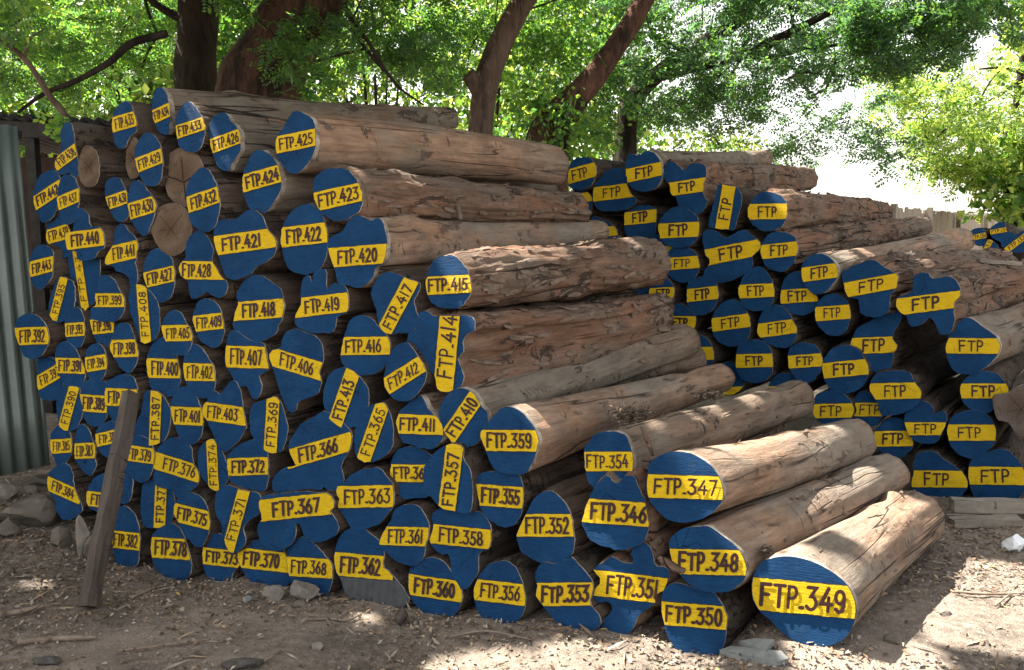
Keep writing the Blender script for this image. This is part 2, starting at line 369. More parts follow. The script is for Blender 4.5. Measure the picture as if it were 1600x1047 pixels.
357:([678,712,692,701,707,695,722,701,724,722,732,733,736,756,736,783,732,798,722,800,711,797,698,795,686,789,675,775,664,764,664,743,665,730],(698,795,711,695,27),{'ts':(.06,.86),'off':.03}),
364:([613,724,621,707,633,701,648,701,663,707,675,718,678,743,675,766,665,775,650,776,634,778,625,774,617,762,612,747],(612,739,678,740,27),{'ts':(.05,.9),'off':-.03}),
365:([567,641,576,637,591,632,600,632,607,645,612,662,613,681,611,698,603,708,592,716,578,720,569,720,560,714,556,702,555,685,557,668],(568,718,598,632,22),{}),
411:([623,645,636,632,650,618,661,622,669,639,682,651,692,666,692,681,687,692,675,702,659,700,644,696,631,692,625,683,622,678,619,660],(620,662,692,665,30),{'ts':(.07,.82),'far':(1085,556,1.44,.85),'st':'g'}),
416:([541,520,547,505,556,497,571,496,583,503,590,512,599,521,607,534,607,553,604,563,596,574,583,582,568,584,553,584,542,574,534,559,535,544],(535,541,607,540,28),{'ts':(.07,.83)}),
417:([589,435,602,425,617,427,636,435,656,442,652,460,646,471,650,485,655,500,650,512,640,520,625,520,615,522,606,522,595,515,590,500,588,485,582,470,580,455],(600,518,643,437,24),{'ts':(.08,.88),'far':(965,452,1.42,.95),'st':'k'}),
414:([656,488,667,486,678,494,690,492,715,494,732,492,741,500,742,515,738,517,724,529,724,550,715,561,722,578,724,596,719,603,709,611,694,613,682,607,677,584,663,580,650,573,640,560,634,545,636,529,642,517,652,513],(692,612,703,491,31),{'far':(1028,490,1.35,.78),'st':'b','ts':(.18,.97)}),
412:([604,576,610,554,623,540,636,538,650,555,663,576,663,592,656,607,644,620,633,625,619,622,608,613,601,596],(603,604,657,570,26),{'off':.02}),
410:([690,630,701,615,713,607,734,610,745,622,753,636,762,647,761,662,751,678,749,689,738,697,727,698,716,694,707,693,696,678,690,666,686,647],(700,684,744,620,26),{'far':(1072,532,1.42,.9),'st':'g'}),
359:([759,666,772,649,785,637,799,636,814,643,827,657,836,670,842,687,841,695,837,709,831,724,822,739,805,741,785,739,772,732,764,718,757,699,750,682,751,674],(750,688,842,689,33),{'far':(1128,590,1.42,.66),'st':'s','ts':(.12,.87),'off':.02}),
355:([745,756,751,743,762,739,785,738,808,743,815,760,816,779,814,795,810,808,803,817,789,822,770,814,757,802,751,789],(746,773,816,778,33),{'ts':(.1,.93)}),
352:([827,798,835,781,847,773,858,770,865,772,876,782,886,795,892,814,894,833,895,845,893,861,884,872,869,880,851,879,840,874,831,871,818,861,811,848,810,833,818,815],(811,821,894,821,35),{'ts':(.13,.93)}),
356:([756,893,765,884,780,880,793,880,805,891,814,910,818,929,819,946,812,961,801,971,782,972,763,969,750,957,743,938,742,921,748,905],(742,921,819,930,33),{'ts':(.12,.9)}),
353:([838,901,844,886,852,880,867,884,878,880,892,873,903,884,916,899,924,911,924,926,920,943,932,958,936,974,922,982,905,986,893,978,878,974,865,964,851,947,842,934,838,929,842,915],(838,929,924,928,36),{'ts':(.1,.94)}),
354:([916,696,926,682,939,675,955,674,970,677,979,682,985,696,989,713,989,730,987,745,981,757,962,765,936,761,922,757,915,738,913,715,913,702],(913,721,989,721,30),{'far':(1248,622,1.38,.92),'st':'g','ts':(.05,.9),'off':-.04}),
346:([920,778,930,759,943,746,951,743,957,751,962,755,968,753,976,744,989,743,995,757,1002,772,1009,784,1012,803,1014,822,1010,837,1002,848,985,857,966,859,947,855,936,851,922,844,915,833,909,816,913,797],(910,797,1014,805,37),{'ts':(.13,.95),'st':'b'}),
351:([926,890,943,878,958,869,966,876,981,881,991,878,985,863,993,851,1002,846,1014,853,1020,867,1023,884,1040,886,1046,897,1042,913,1039,922,1025,930,1023,943,1006,955,995,966,991,978,981,991,960,989,941,991,941,974,949,964,957,953,953,941,941,941,926,936,924,926,936,913,937,901],(925,910,1044,924,40),{'ts':(.2,.85),'st':'b','off':-.02}),
350:([1039,926,1048,916,1064,914,1079,920,1098,924,1115,930,1127,947,1134,964,1132,983,1130,1002,1123,1016,1111,1022,1085,1022,1064,1017,1050,1002,1041,979,1036,960,1036,941],(1036,958,1134,966,36),{'ts':(.05,.93)}),
348:([1048,841,1058,831,1073,824,1090,823,1106,822,1117,828,1129,837,1141,846,1155,859,1162,872,1167,886,1166,897,1162,907,1151,916,1140,924,1123,926,1100,924,1081,916,1065,901,1056,888,1048,871,1045,851],(1046,877,1168,880,39),{'far':(1392,737,1.38,.76),'st':'s','ts':(.12,.87),'off':.03}),
347:([1012,740,1014,726,1025,715,1043,707,1060,705,1081,709,1100,719,1115,732,1125,747,1130,765,1129,782,1117,797,1100,809,1077,816,1056,816,1039,809,1025,795,1014,780,1010,761],(1010,759,1130,763,36),{'far':(1337,686,1.36,.82),'st':'s','ts':(.1,.91),'off':.03}),
349:([1176,903,1183,888,1193,876,1210,871,1229,869,1252,872,1275,880,1298,892,1313,903,1325,915,1334,932,1338,951,1336,968,1329,985,1317,999,1300,1008,1279,1011,1256,1009,1237,999,1218,985,1205,970,1189,957,1178,941,1174,922],(1174,927,1338,942,50),{'far':(1432,806,1.36,.80),'st':'s','ts':(.09,.89)}),
415:([673,416,682,404,698,399,713,402,726,416,733,429,737,446,734,461,726,473,717,481,698,482,682,479,673,471,666,456,665,442,668,429],(665,447,737,443,28),{'far':(1018,407,1.35,1.18),'st':'b','ts':(.06,.9)}),
420:([542,349,548,341,557,336,567,339,580,345,590,340,598,347,602,362,605,379,602,402,596,414,587,417,583,433,571,444,560,450,544,446,528,442,525,427,517,406,512,387,514,373,525,366,536,360],(514,403,604,396,30),{'far':(935,363,1.42,.55),'st':'s','ts':(.15,.82)}),
}
# unpainted sawn ends in the front pile
BARE = [
([138,229,148,236,153,250,154,268,150,285,141,291,131,288,124,276,123,258,127,240,132,231],'small bare tan log end with faint crossed cracks, right of log 438',{}),
([206,213,214,222,217,240,216,262,212,276,203,277,198,262,197,243,200,222],'split brown bare log end half hidden behind log 429',{'off':-.02}),
([285,233,300,238,312,252,316,275,312,300,303,316,288,321,272,314,262,298,258,275,262,250,272,237],'large bare log end with a wide black crack, between logs 429 and 432',{'off':-.01,'crack':1}),
([250,325,268,319,285,325,295,340,297,360,291,380,279,395,264,397,250,386,240,368,236,350,240,334],'brown bare log end with cut lines, above log 427 and below log 430',{'off':.0}),
]
# ---- rear pile (bands read only FTP): outline, band, what singles the log out, options ----
REAR = [
([893,254,908,246,920,248,929,256,932,266,929,277,925,287,914,294,901,296,889,290,888,274],(889,276,932,264,22),'top left log of the rear pile, half hidden by the end of log 425',{'ts':(.12,.66)}),
([950,267,966,263,977,268,979,287,985,302,994,312,985,323,962,329,937,327,928,316,927,300,933,285,943,273],(927,304,985,297,22),'wide end below and left of the heart shaped topmost end of the rear pile',{'off':-.05}),
([977,256,981,243,990,240,998,243,1008,236,1021,238,1029,247,1034,260,1034,275,1029,289,1015,298,1002,299,988,294,981,285,978,272],(978,275,1035,263,21),'heart shaped end on top of the rear pile',{'off':.03,'far':(1195,247,1.45,.6),'st':'g'}),
([1036,277,1038,262,1046,252,1055,254,1069,266,1076,257,1090,255,1101,258,1104,273,1099,285,1099,302,1105,316,1099,329,1088,337,1071,335,1061,325,1057,312,1048,302,1046,289],(1046,296,1101,288,21),'tall end with a V notch on top, upper rear pile',{'far':(1262,278,1.45,.62),'st':'b'}),
([977,333,985,326,1000,322,1023,325,1025,342,1024,355,1023,365,1010,371,995,371,980,367,976,352],(976,342,1024,337,20),'deep set dark end under the heart shaped top end of the rear pile',{'off':-.1}),
([1036,338,1048,327,1061,323,1074,327,1088,338,1092,354,1090,369,1082,380,1067,386,1050,385,1036,377,1030,365,1029,352],(1029,361,1092,358,23),'round end left of the upright banded end in the rear pile',{'off':.02}),
([1124,289,1137,291,1151,293,1158,308,1156,327,1151,342,1147,357,1134,358,1116,356,1109,354,1109,342,1116,315,1120,300],(1128,357,1139,291,21),'narrow end whose yellow band stands upright in the rear pile',{'ts':(.22,.7),'off':.02}),
([1040,403,1048,390,1061,387,1076,388,1088,398,1092,411,1092,419,1086,432,1075,440,1061,440,1050,434,1042,423],(1040,413,1092,409,19),'small round end just right of the far end of log 415',{}),
([1099,365,1109,359,1124,365,1134,373,1143,367,1157,361,1166,362,1176,370,1187,380,1185,391,1174,401,1176,412,1168,424,1155,431,1134,440,1118,440,1101,434,1102,421,1110,408,1102,396,1100,385,1099,377],(1101,403,1187,386,25),'broad lobed end directly below the upright banded end in the rear pile',{'ts':(.27,.68)}),
([1174,315,1182,304,1195,300,1210,301,1224,309,1230,323,1229,340,1222,353,1206,361,1191,360,1176,351,1169,338,1169,325],(1169,331,1230,330,24),'round end with rough bark behind it, right of the upright banded end',{'far':(1378,334,1.4,.75),'st':'b','off':.03}),
([1193,376,1203,365,1216,362,1231,365,1243,372,1246,388,1243,403,1237,414,1224,424,1210,423,1197,416,1191,405,1189,391],(1189,394,1246,388,22),'round end directly below the one right of the upright banded end',{'far':(1440,356,1.45,.75),'st':'b','off':.02}),
([1254,412,1264,401,1281,396,1294,401,1304,410,1309,422,1308,435,1300,445,1290,456,1275,460,1262,452,1254,438,1252,425],(1252,430,1309,422,22),'end of the long smooth log left of the wide round bottomed end',{'far':(1500,377,1.42,1.05),'st':'s','off':.05}),
([1159,438,1166,427,1180,418,1191,419,1201,431,1207,442,1209,457,1206,473,1197,482,1180,485,1164,480,1156,467,1154,454],(1154,456,1209,453,21),'egg shaped end below the right part of the broad lobed end',{}),
([1222,450,1229,432,1247,425,1256,440,1268,457,1277,465,1273,482,1260,491,1243,491,1227,482,1220,471],(1220,464,1277,460,21),'end overlapped at its upper right by the end of the long smooth log',{'off':-.03,'ts':(.2,.7)}),
([1074,454,1076,440,1088,434,1105,433,1117,440,1121,452,1121,467,1115,482,1101,491,1086,490,1075,478,1074,465],(1074,462,1121,457,20),'small round end below left of the broad lobed end',{}),
([1020,446,1030,437,1040,434,1048,440,1053,452,1052,465,1050,475,1038,482,1019,477,1014,458],(1014,459,1053,457,17),'small end half hidden by log 415 with only its last letters showing',{'ts':(.3,.82)}),
([1038,496,1048,480,1063,475,1075,482,1086,496,1086,507,1080,517,1067,522,1050,518,1040,507],(1038,503,1087,504,19),'small end with a round tipped band beside the far end of log 414',{}),
([1113,507,1115,492,1130,473,1147,469,1161,480,1170,496,1172,513,1168,528,1157,538,1141,541,1124,534,1115,522],(1112,508,1172,500,21),'end with a scratched brownish band under a dark gap in the rear pile',{}),
([1187,499,1193,486,1206,478,1220,478,1231,488,1239,503,1245,517,1241,532,1229,542,1212,541,1195,532,1185,522,1184,511],(1184,517,1245,509,22),'round end below the egg shaped end of the rear pile',{}),
([1151,555,1155,541,1168,533,1185,532,1199,539,1206,553,1207,572,1204,585,1193,595,1172,597,1157,589,1151,574],(1151,564,1207,563,21),'round end just above the far end of log 354',{}),
([1232,560,1235,545,1248,537,1264,537,1277,545,1284,559,1283,576,1273,591,1258,599,1245,593,1235,578],(1231,566,1285,562,20),'small round end between two larger ends, above the far end of log 354',{}),
([1275,480,1285,465,1300,459,1316,464,1325,474,1328,487,1327,502,1319,518,1306,524,1292,521,1280,510,1274,497],(1273,491,1328,487,22),'round end under the end of the long smooth log',{}),
([1317,441,1317,426,1333,416,1346,411,1357,406,1371,409,1382,418,1399,426,1404,435,1401,451,1394,456,1390,468,1390,483,1380,493,1363,496,1346,491,1342,479,1341,468,1325,464,1321,455],(1318,454,1403,438,23),'large end with pointed top and round lobe below its tilted band',{'ts':(.28,.72),'far':(1560,415,1.35,.8),'st':'b','off':.04}),
([1401,466,1415,460,1426,453,1427,434,1434,428,1451,426,1457,435,1483,432,1495,439,1501,455,1501,462,1491,474,1491,487,1491,504,1483,521,1468,521,1462,506,1453,497,1443,504,1432,510,1420,508,1417,495,1409,491,1401,483],(1400,480,1501,467,26),'large cross shaped end with square notches in the rear pile',{'ts':(.25,.66),'far':(1650,425,1.4,.75),'st':'b','off':.05}),
([1329,541,1334,525,1342,512,1357,504,1376,495,1396,487,1407,491,1407,502,1396,518,1394,529,1402,542,1396,552,1394,567,1386,580,1373,582,1359,575,1344,563,1332,552],(1329,541,1402,538,25),'end left of the black hollow in the rear pile',{'off':-.03}),
([1482,528,1487,512,1500,503,1508,496,1522,500,1535,510,1548,519,1558,529,1563,541,1560,552,1548,567,1530,580,1512,586,1495,582,1484,570,1478,552,1478,540],(1478,540,1563,541,24),'wide end right of the black hollow in the rear pile',{'ts':(.25,.68),'far':(1700,460,1.4,.9),'st':'g'}),
([1285,575,1290,558,1302,545,1320,540,1338,545,1350,560,1357,578,1352,596,1340,608,1318,614,1300,608,1290,595],(1284,580,1354,573,24),'end diagonally above left of the one with its lower left cut away',{}),
([1360,600,1368,587,1384,581,1406,580,1421,584,1428,598,1439,611,1437,622,1432,633,1410,645,1384,649,1377,647,1372,629,1361,613],(1360,612,1439,610,25),'end under the black hollow, its lower left side cut away',{'ts':(.28,.7),'off':.03}),
([1503,600,1513,589,1533,581,1555,584,1570,598,1575,613,1562,625,1546,644,1526,642,1508,631,1501,613],(1501,611,1575,611,23),'end partly covered by the bare pale log end at the right',{'ts':(.24,.72)}),
([1270,635,1275,620,1290,611,1307,612,1322,620,1332,633,1332,648,1322,660,1300,665,1280,658,1271,648],(1269,643,1332,641,22),'end resting right above the far end of log 347',{'ts':(.2,.72)}),
([1333,636,1337,620,1350,611,1366,622,1375,638,1378,652,1368,664,1354,667,1338,657],(1333,640,1378,640,21),'narrow end squeezed behind the one with its lower left cut away',{'off':-.05,'ts':(.22,.9)}),
([1367,676,1375,665,1392,653,1412,658,1417,673,1426,687,1424,700,1410,713,1397,716,1379,707,1368,693],(1367,686,1426,685,24),'end right of the far end of log 347, overlapped by a notched end',{'off':-.04,'ts':(.2,.74)}),
([1414,660,1417,642,1432,629,1446,628,1457,636,1459,649,1468,642,1477,645,1478,662,1470,678,1461,691,1446,692,1428,687,1419,676],(1414,670,1478,670,20),'end with a thumb like lobe and a slit at its upper right',{'ts':(.24,.76)}),
([1481,667,1490,651,1508,643,1530,642,1548,656,1555,673,1553,691,1539,707,1526,716,1506,713,1490,702,1483,687],(1481,676,1555,676,25),'round end above the lowest ones at the right of the rear pile',{'ts':(.22,.7)}),
([1428,736,1432,713,1444,707,1461,707,1475,718,1497,733,1508,745,1511,760,1504,771,1486,782,1466,782,1445,774,1426,764],(1426,748,1511,749,26),'lowest end at the ground behind the tip of log 349',{'ts':(.22,.66)}),
([1514,733,1524,714,1546,707,1570,703,1592,722,1600,740,1601,758,1592,776,1561,784,1530,780,1517,762],(1514,743,1602,744,28),'lowest end at the right edge above the two boards',{'ts':(.22,.72)}),
([1070,520,1090,522,1105,530,1113,545,1115,560,1108,570,1080,570,1065,545],(1075,553,1116,552,20),'end almost wholly hidden behind log 410 with a scrap of its band showing',{'nt':1}),
([893,300,910,298,922,305,925,320,918,335,900,340,890,320],(890,314,925,306,15),'end hidden behind log 423 with a scrap of its band showing',{'nt':1,'off':-.06}),
([925,340,945,345,960,355,965,370,955,378,930,372],(926,364,965,360,15),'end hidden behind log 420 with a scrap of its band showing',{'nt':1,'off':-.06}),
([1203,598,1215,586,1230,583,1244,590,1256,600,1258,615,1240,628,1215,625,1204,612],(1203,614,1258,612,20),'end mostly hidden right behind the far end of log 354',{'nt':1,'off':-.05}),
([1000,432,1010,424,1024,424,1036,432,1041,446,1038,462,1026,474,1010,474,998,464,995,446],None,'end hidden behind log 415, no band showing',{'nt':1,'off':-.07}),
([1112,588,1120,572,1136,566,1152,572,1162,588,1160,604,1146,616,1128,616,1114,604],(1110,612,1162,610,12),'end hidden behind log 359, under the round end above log 354',{'nt':1,'off':-.04}),
([1062,590,1072,576,1088,570,1104,578,1112,592,1108,608,1094,618,1076,616,1064,604],None,'end hidden behind the far end of log 410',{'nt':1,'off':-.05}),
([1012,376,1024,368,1038,368,1050,376,1055,388,1050,402,1036,410,1022,408,1011,398,1008,386],(1008,398,1056,392,18),'end hidden behind the far end of log 415 below the deep set dark end',{'nt':1,'off':-.09}),
]
REAR_BARE = [([1552,622,1570,615,1590,605,1615,598,1635,625,1630,660,1610,682,1590,680,1575,660,1558,655],'bare pale log end with drying cracks at the right edge of the rear pile',{'off':.06})]
FARP = [
([1516,364,1521,358,1531,356,1538,360,1541,366,1541,372,1537,379,1533,384,1526,383,1519,379],(1517,372,1542,367,8),'136','far log numbered 136, left of the small distant pile'),
([1547,357,1554,351,1564,346,1570,348,1572,356,1574,362,1584,364,1587,367,1575,384,1565,386,1564,379,1551,372,1547,365],(1547,363,1576,358,7),'134','far log numbered 134, topmost of the small distant pile'),
([1578,374,1590,366,1603,360,1612,372,1606,390,1590,395,1578,393,1570,390,1568,386],(1574,390,1602,369,9),'132','far log numbered 132, right of the small distant pile'),
([1536,380,1545,374,1553,378,1560,385,1556,393,1545,394,1537,389],(1540,391,1548,375,8),'135','far log numbered 135, lowest of the small distant pile'),
]
# ------------------------------------------------------------------ hand painted lettering
def arc(cx, cy, rx, ry, a0, a1, n=12):
    return [(cx + rx * math.cos(R(a0 + (a1 - a0) * i / n)), cy + ry * math.sin(R(a0 + (a1 - a0) * i / n))) for i in range(n + 1)]
GL = {
'F': (0.66, [[(0.05, 0), (0.05, 1), (0.95, 1)], [(0.05, 0.52), (0.8, 0.52)]]),
'T': (0.74, [[(0, 1), (1, 1)], [(0.5, 1), (0.5, 0)]]),
'P': (0.64, [[(0.08, 0), (0.08, 1), (0.5, 1)] + arc(0.5, 0.73, 0.42, 0.27, 80, -80, 8) + [(0.08, 0.45)]]),
'_': (0.22, [[(0.0, 0.06), (0.9, 0.06)]]),
'.': (0.22, [[(0.3, 0.05), (0.7, 0.05)]]),
'0': (0.66, [arc(0.5, 0.5, 0.44, 0.5, 90, 449, 20)]),
'1': (0.26, [[(0.5, 1), (0.5, 0)]]),
'2': (0.68, [arc(0.48, 0.72, 0.4, 0.28, 165, -25, 9) + [(0.06, 0), (0.98, 0)]]),
'3': (0.72, [[(0.08, 1), (0.9, 1), (0.4, 0.6)] + arc(0.42, 0.3, 0.5, 0.3, 75, -150, 10)]),
'4': (0.76, [[(0.62, 1), (0.04, 0.32), (1.0, 0.32)], [(0.7, 0.62), (0.7, 0)]]),
'5': (0.68, [[(0.92, 1), (0.22, 1), (0.16, 0.55)] + arc(0.42, 0.3, 0.5, 0.3, 115, -150, 10)]),
'6': (0.70, [[(0.74, 1), (0.42, 0.8), (0.17, 0.52)] + arc(0.5, 0.3, 0.42, 0.3, 170, 525, 16)]),
'7': (0.68, [[(0.05, 1), (0.97, 1), (0.36, 0)]]),
'8': (0.70, [arc(0.5, 0.75, 0.36, 0.25, 90, 448, 16), arc(0.5, 0.25, 0.43, 0.25, 90, 448, 16)]),
'9': (0.70, [arc(0.5, 0.7, 0.42, 0.3, 0, 355, 16), [(0.92, 0.7), (0.9, 0.28), (0.72, 0.04), (0.42, 0), (0.12, 0.12)]]),
}

def ribbon(pts, hw):
    """flat brush stroke with round ends; returns 2D verts and faces"""
    P = [Vector(p) for p in pts]
    P = [p for i, p in enumerate(P) if i == 0 or (p - P[i - 1]).length > 1e-6]
    V, F = [], []
    n = len(P)
    for i in range(n):
        d0 = (P[i] - P[i - 1]).normalized() if i else (P[1] - P[0]).normalized()
        d1 = (P[i + 1] - P[i]).normalized() if i < n - 1 else d0
        t = (d0 + d1)
        t = t.normalized() if t.length > 1e-3 else d1
        nr = Vector((-t.y, t.x))
        c = max(0.5, abs(nr.dot(Vector((-d1.y, d1.x)))))
        V += [P[i] + nr * hw / c, P[i] - nr * hw / c]
        if i: F.append((2 * i - 2, 2 * i - 1, 2 * i + 1, 2 * i))
    for e, s in ((0, -1), (n - 1, 1)):
        d = (P[1] - P[0]).normalized() if e == 0 else (P[-1] - P[-2]).normalized()
        nr = Vector((-d.y, d.x))
        k = len(V)
        for j in range(1, 4):
            a = math.pi * j / 4
            V.append(P[e] + nr * hw * math.cos(a) + d * s * hw * math.sin(a))
        F.append((2 * e, k, k + 1, k + 2, 2 * e + 1))
    return V, F

def lettering(text, st, ts, jit):
    """strokes in photo-plane coordinates: list of (verts2d, faces)"""
    x0, y0, x1, y1, h = st
    d = Vector((x1 - x0, y1 - y0)); L = d.length; d.normalize()
    ang = math.degrees(math.atan2(d.y, d.x))
    if abs(ang) < 35:
        ua = R(-90 + ang * 0.45)
    else:
        ua = R(-90 + ang)
    u = Vector((math.cos(ua), math.sin(ua)))
    gap = 0.24
    ws = [GL[c][0] for c in text]
    tot = sum(ws) + gap * (len(text) - 1)
    a0, a1 = ts
    s = L * (a1 - a0) / tot
    hh = h * 0.655
    out = []
    hh *= jit.uniform(.93, 1.06)
    sw_k = jit.uniform(.82, 1.2)
    lean = jit.uniform(-.05, .09)
    o = Vector((x0, y0)) + d * L * a0 - u * hh * 0.5
    sw = min(hh * (0.088 if len(text) == 3 else 0.083), s * 0.165)
    x = 0.0
    for c, wd in zip(text, ws):
        dy = jit.uniform(-0.03, 0.03) * hh
        sl = lean + jit.uniform(-0.05, 0.05)
        hs_ = jit.uniform(0.94, 1.05)
        for stroke in GL[c][1]:
            pts = [o + d * (x + gx * wd + gy * sl) * s + u * (gy * hh * hs_ + dy) for gx, gy in stroke]
            out.append(ribbon(pts, sw * sw_k * jit.uniform(0.88, 1.14)))
        x += wd + gap
    return out

# ------------------------------------------------------------------ outlines
def smooth_closed(P, n):
    Q = []
    m = len(P)
    for i in range(m):
        p0, p1, p2, p3 = P[i - 1], P[i], P[(i + 1) % m], P[(i + 2) % m]
        for k in range(4):
            t = k / 4
            Q.append(0.5 * ((2 * p1) + (p2 - p0) * t + (2 * p0 - 5 * p1 + 4 * p2 - p3) * t * t + (3 * p1 - p0 - 3 * p2 + p3) * t ** 3))
    S = [0.0]
    for i in range(len(Q)):
        S.append(S[-1] + (Q[(i + 1) % len(Q)] - Q[i]).length)
    out = []
    j = 0
    for k in range(n):
        tgt = S[-1] * k / n
        while S[j + 1] < tgt: j += 1
        f = (tgt - S[j]) / max(1e-9, S[j + 1] - S[j])
        out.append(Q[j].lerp(Q[(j + 1) % len(Q)], f))
    return out

def clip_band(P, st, grow):
    x0, y0, x1, y1, h = st
    d = Vector((x1 - x0, y1 - y0)).normalized()
    nr = Vector((-d.y, d.x)); c = Vector((x0, y0))
    for sg in (1, -1):
        out = []
        lim = h / 2 + grow
        f = lambda p: lim - sg * (p - c).dot(nr)
        for i in range(len(P)):
            a, b = P[i - 1], P[i]
            fa, fb = f(a), f(b)
            if (fa >= 0) != (fb >= 0):
                out.append(a.lerp(b, fa / (fa - fb)))
            if fb >= 0: out.append(b)
        P = out
        if len(P) < 3: return []
    # keep to the reading direction's own extent (ends of the band)
    Lx = Vector((x1 - x0, y1 - y0)).length
    for s0, lim in ((-1, Lx * 0.10 + 1), (1, Lx * 1.10 + 1)):
        out = []
        f = (lambda p: lim - s0 * (p - c).dot(d))
        for i in range(len(P)):
            a, b = P[i - 1], P[i]
            fa, fb = f(a), f(b)
            if (fa >= 0) != (fb >= 0): out.append(a.lerp(b, fa / (fa - fb)))
            if fb >= 0: out.append(b)
        P = out
        if len(P) < 3: return []
    return P

PLANES = {'front': (0.3125, 1255, 935, 7.21e-5, 3.62e-5), 'rear': (0.196, 1500, 780, 6.5e-5, 1.06e-5), 'far': (1 / 9.2, 1550, 375, 1.6e-5, 0.3e-5)}
VPX, VPY = 1800.0, 360.0
AX = Vector(((VPX - CX) / FPX, 0, 0)) + FWD + UP * (-(VPY - CY) / FPX)
AX.normalize()
LOGS = {}

def inv_z(pl, px, py):
    c, x0, y0, a, b = PLANES[pl]
    return c + (px - x0) * a + (py - y0) * b

def make_log(name, label, flat, st, text, pl, opt, group, nseg=None, face_mat='blue', ts=None, key=None, length=1.95):
    jit = random.Random(sum(flat) * 7 + len(flat))
    off = opt.get('off', 0.0) + jit.uniform(-0.006, 0.006)
    P = [Vector((flat[i], flat[i + 1])) for i in range(0, len(flat), 2)]
    big = 'st' in opt or 'far' in opt
    N = 56 if big else (44 if pl != 'far' else 24)
    P = smooth_closed(P, N)
    if not big and pl != 'far':
        g_ = 1.055 if pl == 'front' else 1.03
        m_ = sum(P, Vector((0, 0))) / N
        P = [m_ + (p - m_) * g_ for p in P]
    ja = {'s': .35, 'b': 1.1}.get(opt.get('st'), .8) * (0.25 if pl == 'far' else 1)
    sd_ = jit.uniform(0, 500)
    P = [p + Vector((noise.noise(Vector((p.x * .16, p.y * .16, sd_))), noise.noise(Vector((p.x * .16, p.y * .16, sd_ + 40))))) * ja * 1.6 + Vector((jit.uniform(-.4, .4), jit.uniform(-.4, .4))) * ja for p in P]
    cx = sum(p.x for p in P) / N; cy = sum(p.y for p in P) / N
    Z0 = 1 / inv_z(pl, cx, cy)
    k0 = (Z0 - off) / Z0
    def w(p, lift=0.0):
        return at(p[0], p[1], k0 / inv_z(pl, p[0], p[1]) - lift)
    C = w((cx, cy))
    if 'far' in opt:
        fx, fy, dr, tp = opt['far']
        E = at(fx, fy, Z0 * k0 * dr)
    else:
        tp = jit.uniform(0.8, 1.0)
        E = C + AX * length * jit.uniform(0.85, 1.08) + Vector((jit.uniform(-.05, .05), 0, jit.uniform(-.04, .02)))
    ax = (E - C); L = ax.length; ax.normalize()
    xr = ax.cross(Vector((0, 0, 1))).normalized()
    zr = xr.cross(ax)
    base = C.copy()
    W = [w(p) for p in P]
    base.z = min(v.z for v in W)
    Mx = Matrix(((xr.x, ax.x, zr.x, base.x), (xr.y, ax.y, zr.y, base.y), (xr.z, ax.z, zr.z, base.z), (0, 0, 0, 1)))
    Mi = Mx.inverted()
    root = empty(name, Mx, label, 'log', group)
    # --- bark / body
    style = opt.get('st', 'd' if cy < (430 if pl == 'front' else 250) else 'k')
    O = [(v - C) for v in W]
    q = [(o.dot(xr), o.dot(ax), o.dot(zr)) for o in O]
    Rm = sum(math.hypot(a, c) for a, b, c in q) / N
    ns = nseg or (46 if big else 12)
    ts_ = [0.0, 0.003, 0.012] + [0.03 + 0.97 * (i / ns) ** 1.15 for i in range(ns + 1)]
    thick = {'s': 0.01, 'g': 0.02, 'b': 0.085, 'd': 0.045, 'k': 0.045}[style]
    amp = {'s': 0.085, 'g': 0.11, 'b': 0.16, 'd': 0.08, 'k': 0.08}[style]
    seed = Vector((jit.uniform(0, 90), jit.uniform(0, 90), jit.uniform(0, 90)))
    V, F, mi = [], [], []
    knots = [(jit.uniform(.12, .9) * L, jit.uniform(-.4, 3.5), jit.uniform(.10, .30) * (1 if jit.random() < .75 else -.8), jit.uniform(.05, .11)) for _ in range(jit.randint(2, 4))] if big else []
    bend = (jit.uniform(-.3, .3) * Rm, jit.uniform(-.2, .2) * Rm) if not opt.get('straight') else (0, 0)
    for ri, t in enumerate(ts_):
        sc_ = 1 + (tp - 1) * t
        wmix = min(0.62, t * 0.9)
        ease = min(1.0, max(0.0, (t - 0.004) / 0.02))
        endround = 1.0 if t < 0.99 else 0.985
        bx, bz = bend[0] * math.sin(math.pi * t), bend[1] * math.sin(math.pi * t)
        for a, b, c in q:
            r = math.hypot(a, c); ang = math.atan2(c, a)
            rt = (r * (1 - wmix) + Rm * wmix) * sc_ * endround
            y = b * (1 - t) + t * L
            nv = Vector((math.cos(ang) * 1.6, y * (2.2 if style in 'bdk' else 1.3), math.sin(ang) * 1.6)) + seed
            dsp = noise.fractal(nv, 1.0, 2.0, 4) * amp
            if style in 'bdk':
                nv2 = Vector((math.cos(ang) * 6, y * 2.2, math.sin(ang) * 6)) + seed
                dsp += (abs(noise.noise(nv2)) - 0.22) * amp * 1.5
            for ky, ka, kh, kw in knots:
                da = abs((ang - ka + math.pi) % (2 * math.pi) - math.pi) * Rm
                e_ = ((y - ky) ** 2 + da * da) / (kw * kw)
                if e_ < 6: dsp += kh * math.exp(-e_) * min(1, t * 8)
            k = 1 + ease * (thick * (1 if ri > 2 else 0.6) + dsp)
            if ri == 0: V.append((a + 0, b, c, 0)); continue
            V.append((math.cos(ang) * rt * k + bx, y, math.sin(ang) * rt * k + bz, 0))
    off_l = Mi @ C
    VV = [Vector((a, b, c)) + off_l for a, b, c, _ in V]
    for ri in range(len(ts_) - 1):
        for k in range(N):
            k2 = (k + 1) % N
            F.append((ri * N + k, ri * N + k2, (ri + 1) * N + k2, (ri + 1) * N + k))
            mi.append(1 if (ri == 0 or (ri == 1 and style in 'sg')) else 0)
    last = (len(ts_) - 1) * N
    cpt = Vector((0, 0, 0))
    for k in range(N): cpt += VV[last + k] / N
    VV.append(cpt)
